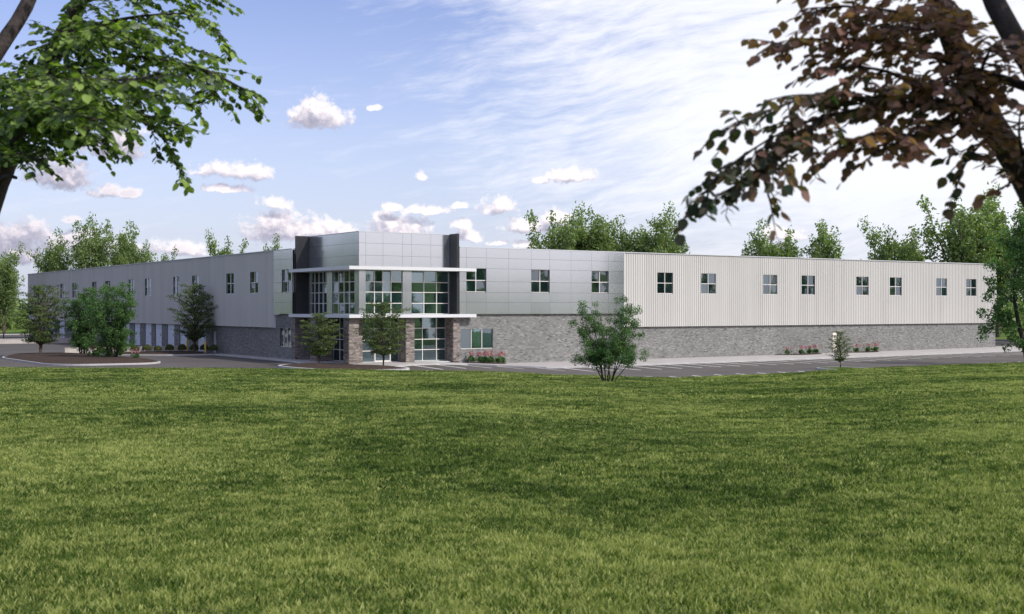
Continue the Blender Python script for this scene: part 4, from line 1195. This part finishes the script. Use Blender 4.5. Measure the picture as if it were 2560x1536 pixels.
# ------------------------------------------------------------------ the two trees beside the camera
LEFT_LIMBS = {
  'trunk': [(-3.446, 7.6, 5.025), (-3.292, 7.7, 5.524), (-3.192, 7.7, 5.824), (-3.12, 7.8, 6.163), (-3.057, 7.9, 6.421), (-2.928, 8.0, 6.711), (-2.833, 8.1, 6.994), (-2.775, 8.2, 7.364), (-2.742, 8.3, 7.958)],
  'stem': [(-3.381, 7.3, 5.686), (-3.125, 7.2, 6.33), (-3.026, 7.3, 6.549), (-2.936, 7.4, 6.738), (-2.903, 7.5, 6.92), (-2.88, 7.6, 7.191), (-2.893, 7.7, 7.669)],
  'b1': [(-3.057, 7.9, 6.421), (-2.781, 7.6, 6.473), (-2.388, 7.3, 6.476), (-2.07, 7.1, 6.447), (-1.859, 7.0, 6.372), (-1.676, 6.9, 6.241), (-1.586, 6.8, 6.128)],
  'b1b': [(-1.859, 7.0, 6.372), (-1.698, 6.9, 6.323), (-1.52, 6.8, 6.229), (-1.409, 6.8, 6.168)],
  'b2': [(-3.12, 7.8, 6.163), (-2.742, 7.3, 6.171), (-2.369, 6.9, 6.136), (-2.105, 6.7, 6.064), (-1.902, 6.6, 5.952), (-1.796, 6.6, 5.823), (-1.757, 6.6, 5.723)],
  'b3': [(-3.082, 7.8, 6.238), (-2.728, 7.2, 6.05), (-2.4, 6.8, 5.943), (-2.17, 6.6, 5.877)],
  'b4': [(-2.928, 8.0, 6.711), (-2.56, 7.6, 6.748), (-2.199, 7.3, 6.726), (-1.889, 7.2, 6.721), (-1.69, 7.1, 6.615), (-1.628, 7.1, 6.484)],
  'b5': [(-2.833, 8.1, 6.994), (-2.444, 7.7, 6.996), (-2.037, 7.4, 6.894), (-1.75, 7.3, 6.849)],
  'b6': [(-3.117, 7.7, 6.048), (-2.856, 7.0, 5.903), (-2.518, 6.4, 5.784), (-2.353, 6.2, 5.733)],
  'b7': [(-3.057, 7.9, 6.421), (-2.891, 7.2, 6.318), (-2.725, 6.6, 6.23)],
  'b8': [(-3.019, 7.9, 6.485), (-2.066, 5.8, 6.043), (-1.619, 5.0, 5.923), (-1.34, 4.7, 5.876)],
  'b9': [(-2.56, 7.6, 6.748), (-2.154, 7.0, 6.519), (-1.922, 6.9, 6.498), (-1.696, 6.8, 6.406)],
  'b10': [(-2.742, 7.3, 6.171), (-2.436, 6.9, 6.241), (-2.148, 6.7, 6.205), (-1.881, 6.6, 6.133), (-1.684, 6.5, 6.07)],
  'b11': [(-3.12, 7.8, 6.163), (-2.369, 6.2, 6.045), (-1.924, 5.4, 5.849), (-1.685, 5.1, 5.777)],
  'b12': [(-2.928, 8.0, 6.711), (-2.426, 7.0, 6.542), (-2.031, 6.4, 6.441), (-1.767, 6.2, 6.406)],
  'b13': [(-2.105, 6.7, 6.064), (-1.916, 6.5, 6.011), (-1.768, 6.5, 5.969), (-1.674, 6.5, 5.937)],
  'b14': [(-3.267, 7.7, 5.624), (-3.068, 7.4, 5.791), (-2.926, 7.2, 5.793), (-2.851, 7.1, 5.748)],
}
RIGHT_LIMBS = {
  'trunk': [(2.201, 4.592, 4.807), (2.023, 4.592, 5.223), (1.918, 4.592, 5.476), (1.8, 4.592, 5.655), (1.726, 4.633, 5.811), (1.673, 4.674, 5.969), (1.648, 4.756, 6.186), (1.614, 4.838, 6.442), (1.609, 4.92, 6.801)],
  'stem': [(2.125, 4.346, 5.296), (1.933, 4.264, 5.608), (1.802, 4.346, 5.887), (1.75, 4.428, 6.047), (1.694, 4.51, 6.242), (1.666, 4.592, 6.592)],
  'cross': [(1.868, 4.305, 5.746), (1.807, 4.428, 5.818), (1.738, 4.51, 5.855), (1.681, 4.633, 5.908)],
  'r1': [(1.74, 4.592, 5.751), (1.478, 4.346, 5.732), (1.246, 4.182, 5.688), (1.036, 4.1, 5.638), (0.854, 4.059, 5.566), (0.703, 4.018, 5.456), (0.605, 4.018, 5.358), (0.575, 4.018, 5.319)],
  'r2': [(1.666, 4.592, 5.893), (1.434, 4.428, 5.933), (1.215, 4.264, 5.932), (1.029, 4.182, 5.91), (0.863, 4.1, 5.863)],
  'r3': [(1.65, 4.674, 6.045), (1.391, 4.428, 6.062), (1.16, 4.264, 6.043), (0.989, 4.182, 6.013)],
  'r4': [(1.77, 4.592, 5.699), (1.548, 4.346, 5.648), (1.354, 4.182, 5.583), (1.195, 4.1, 5.512)],
  'r5': [(1.8, 4.592, 5.655), (1.64, 4.346, 5.57), (1.554, 4.264, 5.491), (1.53, 4.264, 5.415)],
  'r6': [(0.854, 4.059, 5.566), (0.8, 4.018, 5.443), (0.835, 3.977, 5.348), (0.845, 3.977, 5.297)],
  'r7': [(1.246, 4.182, 5.688), (1.089, 4.1, 5.724), (0.937, 4.018, 5.684), (0.794, 4.018, 5.625), (0.69, 4.018, 5.579)],
  'r8': [(1.036, 4.1, 5.638), (0.894, 4.059, 5.5), (0.755, 4.018, 5.41), (0.664, 4.018, 5.365)],
  'r9': [(1.726, 4.633, 5.811), (1.625, 4.182, 5.894), (1.614, 4.018, 5.885)],
  'r10': [(1.478, 4.346, 5.732), (1.34, 4.264, 5.808), (1.178, 4.182, 5.82), (1.022, 4.1, 5.794)],
  'r11': [(1.648, 4.756, 6.186), (1.362, 4.428, 6.162), (1.146, 4.264, 6.126), (0.989, 4.182, 6.084)],
  'r12': [(1.918, 4.592, 5.476), (1.747, 4.264, 5.608), (1.689, 4.1, 5.664)],
  'r13': [(1.354, 4.182, 5.576), (1.222, 4.1, 5.598), (1.091, 4.059, 5.539), (1.025, 4.059, 5.493)],
  'r14': [(1.74, 4.592, 5.751), (1.519, 4.264, 5.787), (1.341, 4.1, 5.744), (1.261, 4.1, 5.737)],
  'r15': [(1.65, 4.674, 6.045), (1.478, 4.346, 5.986), (1.3, 4.182, 5.942), (1.155, 4.1, 5.95)],
}
LEAF2D = [(0, 0, 0), (.16, .26, .03), (.42, .36, .045), (.70, .27, .03), (1.0, 0, -.05), (.70, -.27, .03), (.42, -.36, .045), (.16, -.26, .03), (.42, 0, -.02), (.75, 0, -.03)]
LEAFF = [(0, 8, 2, 1), (8, 9, 3, 2), (9, 4, 3, 3), (0, 7, 6, 8), (8, 6, 5, 9), (9, 5, 4, 4)]
LEAFF_T = [(0, 8, 1), (8, 2, 1), (8, 9, 2), (9, 3, 2), (9, 4, 3), (0, 7, 8), (8, 7, 6), (8, 6, 9), (9, 6, 5), (9, 5, 4)]
L2 = np.array(LEAF2D, float)


def resample(pts, step):
    pts = np.array(pts, float); seg = np.linalg.norm(np.diff(pts, axis=0), axis=1); s = np.concatenate([[0], np.cumsum(seg)])
    # smooth spline through the points
    n = max(3, int(s[-1] / step)); q = np.linspace(0, s[-1], n); out = np.stack([np.interp(q, s, pts[:, c]) for c in range(3)], 1)
    for _ in range(2): out[1:-1] = (out[:-2] + 2 * out[1:-1] + out[2:]) / 4
    return out


def near_tree(name, limbs, wood, rw, rl, leaf, twig_step, twig_len, lmat, label, seed, dens=1.0, sparse=(), green=(), droop=.35, over=None, group='trees overhanging the lawn beside the viewpoint'):
    rng = np.random.default_rng(seed)
    root_loc = np.array(limbs[wood[0]][0]); root_loc[2] = float(lawn_z(root_loc[0], root_loc[1]))
    root = empty(name, tuple(root_loc), label=label, cat='tree', group=group)
    tb = MB(); br = MB(); rel = lambda P: np.asarray(P) - root_loc
    for i, k in enumerate(wood):
        pts = resample(limbs[k], .12); n = len(pts)
        if i < 2:
            p0 = pts[0].copy(); p0[2] = float(lawn_z(p0[0], p0[1])) - .2; pts = np.vstack([p0, pts]); n += 1
        r0, r1 = rw[i]; rr = np.linspace(r0, r1, n) * (1 + .06 * np.sin(np.arange(n) * 1.7 + i))
        tb.tube(rel(pts), rr, 10)
    pos = []; ax = []; nr = []; sz = []; tn = []
    for k, raw in limbs.items():
        if k in wood: continue
        pts = resample(raw, .05); n = len(pts); br.tube(rel(pts), np.linspace(rl[0], rl[1], n), 6)
        L = np.linalg.norm(np.diff(pts, axis=0), axis=1).sum(); nt = max(2, int(L / twig_step * dens * (.35 if k in sparse else 1)))
        for i in range(nt + 1):
            f = (i + rng.uniform(-.3, .3)) / nt; f = min(max(f, .05), 1.0); j = min(n - 2, int(f * (n - 1)))
            p = pts[j]; t = pts[j + 1] - pts[j]; t /= np.linalg.norm(t)
            if i == nt: d = t.copy()
            else:
                side = np.cross(t, (0, 0, 1)); side /= np.linalg.norm(side) + 1e-6
                a = rng.uniform(.5, 1.25) * (1 if rng.random() < .5 else -1)
                d = t * math.cos(a) + side * math.sin(a) + np.array([0, 0, rng.normal(0, .28)])
            d /= np.linalg.norm(d); l = rng.uniform(*twig_len) * (1.15 - .5 * f); m_ = max(4, int(l / (leaf * .55)))
            tw = [p]; cur = p.copy(); dd = d.copy()
            for q in range(m_):
                dd = dd + np.array([0, 0, -droop * .12]) + rng.normal(0, .07, 3); dd /= np.linalg.norm(dd); cur = cur + dd * l / m_; tw.append(cur.copy())
                sd = np.cross(dd, (0, 0, 1)); sd /= np.linalg.norm(sd) + 1e-6
                for sgn in ((1, -1) if rng.random() < .35 else ((1,) if q % 2 else (-1,))):
                    la = dd * rng.uniform(.4, .9) + sd * sgn * rng.uniform(.5, 1.0) + np.array([0, 0, -rng.uniform(.0, .75)]); la /= np.linalg.norm(la)
                    nn = np.array([0, 0, 1.0]) + rng.normal(0, .42, 3); nn -= la * np.dot(nn, la); nn /= np.linalg.norm(nn)
                    pos.append(cur.copy()); ax.append(la); nr.append(nn); sz.append(leaf * rng.uniform(.65, 1.2)); tn.append(rng.normal(.40 + .45 * f if k in green else .28, .22) if green else (rng.normal(.88, .08) if rng.random() < .46 else rng.normal(.2, .14)))  # tones paint lens glare off the green limbs; otherwise sunlit and shaded leaves
            br.tube(rel(np.array(tw)), np.linspace(.0035, .0012, len(tw)), 4, False)
    tb.build('trunk', M['bark_dark'], root, True); o = br.build('branches', M['bark_dark'], root, True)
    pos = np.array(pos); ax = np.array(ax); nr = np.array(nr); sz = np.array(sz); n = len(pos); tn = np.clip(np.array(tn), 0, 1); bt = np.cross(nr, ax)
    Mx = np.stack([ax, bt, nr], 2)                                  # columns
    # the 300 that show largest become leaves of their own, the rest one mass
    uu = pos[:, 0] / pos[:, 1] * 3087.7 + 1280; vv = 770.25 - (pos[:, 2] - 5.0) / pos[:, 1] * 3087.7
    inview = (uu > 10) & (uu < 2550) & (vv > 10)
    facing = np.abs((nr * (pos / np.linalg.norm(pos, axis=1, keepdims=True))).sum(1)) + .15
    score = np.where(inview, sz / pos[:, 1] * facing, 0); order = np.argsort(-score); solo = order[:300]; rest = order[300:]
    me = bpy.data.meshes.new('leaf'); me.from_pydata([tuple(v) for v in LEAF2D], [], LEAFF_T); me.materials.append(M[lmat]); me.update()
    at = me.attributes.new('tone', 'FLOAT', 'FACE'); at.data.foreach_set('value', np.full(len(LEAFF_T), .5, np.float32))
    variants = [me]
    for tv in (.1, .3, .7, .9):
        m2 = me.copy(); m2.attributes['tone'].data.foreach_set('value', np.full(len(LEAFF_T), tv, np.float32)); variants.append(m2)
    for i in solo:
        lf = bpy.data.objects.new('leaf', variants[int(np.argmin(np.abs(np.array([.5, .1, .3, .7, .9]) - tn[i])))]); C.objects.link(lf); lf.parent = root
        m4 = Matrix.Identity(4)
        for r_ in range(3):
            for c_ in range(3): m4[r_][c_] = Mx[i, r_, c_] * sz[i] * (1.0)
            m4[r_][3] = pos[i, r_] - root_loc[r_]
        lf.matrix_basis = m4
    V = (np.einsum('nij,kj->nki', Mx[rest], L2) * sz[rest][:, None, None] + (pos[rest] - root_loc)[:, None, :]).reshape(-1, 3)
    base = (np.arange(len(rest)) * len(L2))[:, None, None]; F = (np.array(LEAFF_T)[None] + base).reshape(-1, 3)
    tone = np.repeat(tn[rest], len(LEAFF_T))
    o = mesh_np('foliage', V, F, M[lmat], root, tone); tag(o, kind='stuff')
    if over is not None:
        cen, rad, cnt, ls = over; cen = np.array(cen) - root_loc; V, F, T = leaf_cloud(rng, cen, np.array(rad), np.array(cnt), ls, .5, .2)
        o = mesh_np('shading_crown', V, F, M[lmat], root, T); tag(o, kind='stuff')  # unseen leaf mass added to cast shade on the branches in view
    print(name, 'leaves', n)
    return root


near_tree('leafy_tree', LEFT_LIMBS, ['trunk', 'stem', 'b14'], [(.085, .04), (.062, .028), (.022, .01)], (.016, .0025), .048, .031, (.13, .36), 'leaf_beech',
          'bright green small-leaved tree overhanging the upper left of the lawn', 71, 1.15,
          over=([(-3.0, 7.6, 7.9), (-1.9, 7.2, 7.9), (-3.6, 7.0, 8.4), (-4.4, 7.6, 7.2)], [(.8, .8, .35), (.7, .6, .3), (.9, .9, .5), (.6, .8, .6)], [620, 420, 620, 350], .10))
near_tree('glare_tinted_tree', RIGHT_LIMBS, ['trunk', 'stem', 'cross'], [(.058, .034), (.050, .028), (.020, .013)], (.010, .0018), .046, .027, (.09, .25), 'leaf_glare',
          'dark tree with lens glare painted into its leaves, reaching in from the upper right', 72, 1.15, ('r6', 'r5'), ('r1', 'r6', 'r7', 'r8', 'r5'),
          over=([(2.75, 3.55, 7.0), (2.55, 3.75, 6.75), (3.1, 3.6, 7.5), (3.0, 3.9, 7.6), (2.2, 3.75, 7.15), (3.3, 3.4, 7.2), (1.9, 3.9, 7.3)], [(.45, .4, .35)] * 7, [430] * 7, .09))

# ------------------------------------------------------------------ grass on the lawn: blades scattered over the rise
def tuft(seed, n, rad, h):
    rng = np.random.default_rng(seed); V = []; F = []
    for i in range(n):
        a, r_ = rng.uniform(0, 6.28), rad * math.sqrt(rng.random()); x, y = r_ * math.cos(a), r_ * math.sin(a)
        hh = h * rng.uniform(.45, 1.15); w_ = .0055 * rng.uniform(.7, 1.4); b_ = rng.uniform(0, 6.28); lean = hh * rng.uniform(.1, .75); la = rng.uniform(0, 6.28)
        dx, dy = math.cos(b_) * w_, math.sin(b_) * w_; lx_, ly_ = math.cos(la) * lean, math.sin(la) * lean; k_ = len(V)
        V += [(x - dx, y - dy, -.01), (x + dx, y + dy, -.01), (x + dx * .7 + lx_ * .4, y + dy * .7 + ly_ * .4, hh * .62), (x - dx * .7 + lx_ * .4, y - dy * .7 + ly_ * .4, hh * .62), (x + lx_, y + ly_, hh)]
        F += [(k_, k_ + 1, k_ + 2, k_ + 3), (k_ + 3, k_ + 2, k_ + 4)]
    me = bpy.data.meshes.new('grass_tuft'); me.from_pydata(V, [], F); me.materials.append(M['blade']); me.update()
    return bpy.data.objects.new('grass_tuft', me)


rng = np.random.default_rng(9)
PX = []; PS = []
for r0, r1, den, s, amax in ((1.5, 13, 430, (.9, .9, .8), 1.05), (13, 24, 210, (1.25, 1.25, .95), .78), (24, 42, 75, (1.9, 1.9, 1.1), .66), (42, 70, 24, (3.1, 3.1, 1.3), .58), (70, 140, 9, (4.4, 4.4, 1.4), .54)):
    area = amax * (r1 * r1 - r0 * r0); n = int(area * den)
    r_ = np.sqrt(rng.uniform(r0 * r0, r1 * r1, n)); th = rng.uniform(-amax, amax, n); keep = r_ < crest(th)[0] + .5
    r_, th = r_[keep], th[keep]; X, Y = r_ * np.sin(th), r_ * np.cos(th)
    PX.append(np.stack([X, Y, lawn_z(X, Y)], 1)); PS.append(np.tile(s, (len(X), 1)) * rng.uniform(.7, 1.25, (len(X), 1)))
PX = np.concatenate(PX).astype(np.float32); PS = np.concatenate(PS).astype(np.float32); n = len(PX); print('tufts', n)
me = bpy.data.meshes.new('grass'); me.vertices.add(n); me.vertices.foreach_set('co', PX.ravel())
at = me.attributes.new('scl', 'FLOAT_VECTOR', 'POINT'); at.data.foreach_set('vector', PS.ravel())
rt = np.zeros((n, 3), np.float32); rt[:, 2] = rng.uniform(0, 6.28, n); at = me.attributes.new('rot', 'FLOAT_VECTOR', 'POINT'); at.data.foreach_set('vector', rt.ravel())
at = me.attributes.new('pick', 'INT', 'POINT'); at.data.foreach_set('value', rng.integers(0, 3, n).astype(np.int32))
me.materials.append(M['blade'])
grass = bpy.data.objects.new('grass', me); C.objects.link(grass); tag(grass, kind='stuff')
ng = bpy.data.node_groups.new('grass_scatter', 'GeometryNodeTree')
ng.interface.new_socket('Geometry', in_out='INPUT', socket_type='NodeSocketGeometry'); ng.interface.new_socket('Geometry', in_out='OUTPUT', socket_type='NodeSocketGeometry')
gi = ng.nodes.new('NodeGroupInput'); go = ng.nodes.new('NodeGroupOutput'); iop = ng.nodes.new('GeometryNodeInstanceOnPoints'); g2i = ng.nodes.new('GeometryNodeGeometryToInstance')
for sd in (3, 2, 1):
    oi = ng.nodes.new('GeometryNodeObjectInfo'); oi.inputs['Object'].default_value = tuft(sd, 24, .085, .070); ng.links.new(oi.outputs['Geometry'], g2i.inputs[0])


def named(nm, typ):
    nd = ng.nodes.new('GeometryNodeInputNamedAttribute'); nd.data_type = typ; nd.inputs['Name'].default_value = nm; return nd.outputs[0]


e2r = ng.nodes.new('FunctionNodeEulerToRotation'); ng.links.new(named('rot', 'FLOAT_VECTOR'), e2r.inputs[0])
ng.links.new(gi.outputs[0], iop.inputs['Points']); ng.links.new(g2i.outputs[0], iop.inputs['Instance']); iop.inputs['Pick Instance'].default_value = True
ng.links.new(named('pick', 'INT'), iop.inputs['Instance Index']); ng.links.new(e2r.outputs[0], iop.inputs['Rotation']); ng.links.new(named('scl', 'FLOAT_VECTOR'), iop.inputs['Scale'])
ng.links.new(iop.outputs[0], go.inputs[0])
md = grass.modifiers.new('scatter', 'NODES'); md.node_group = ng
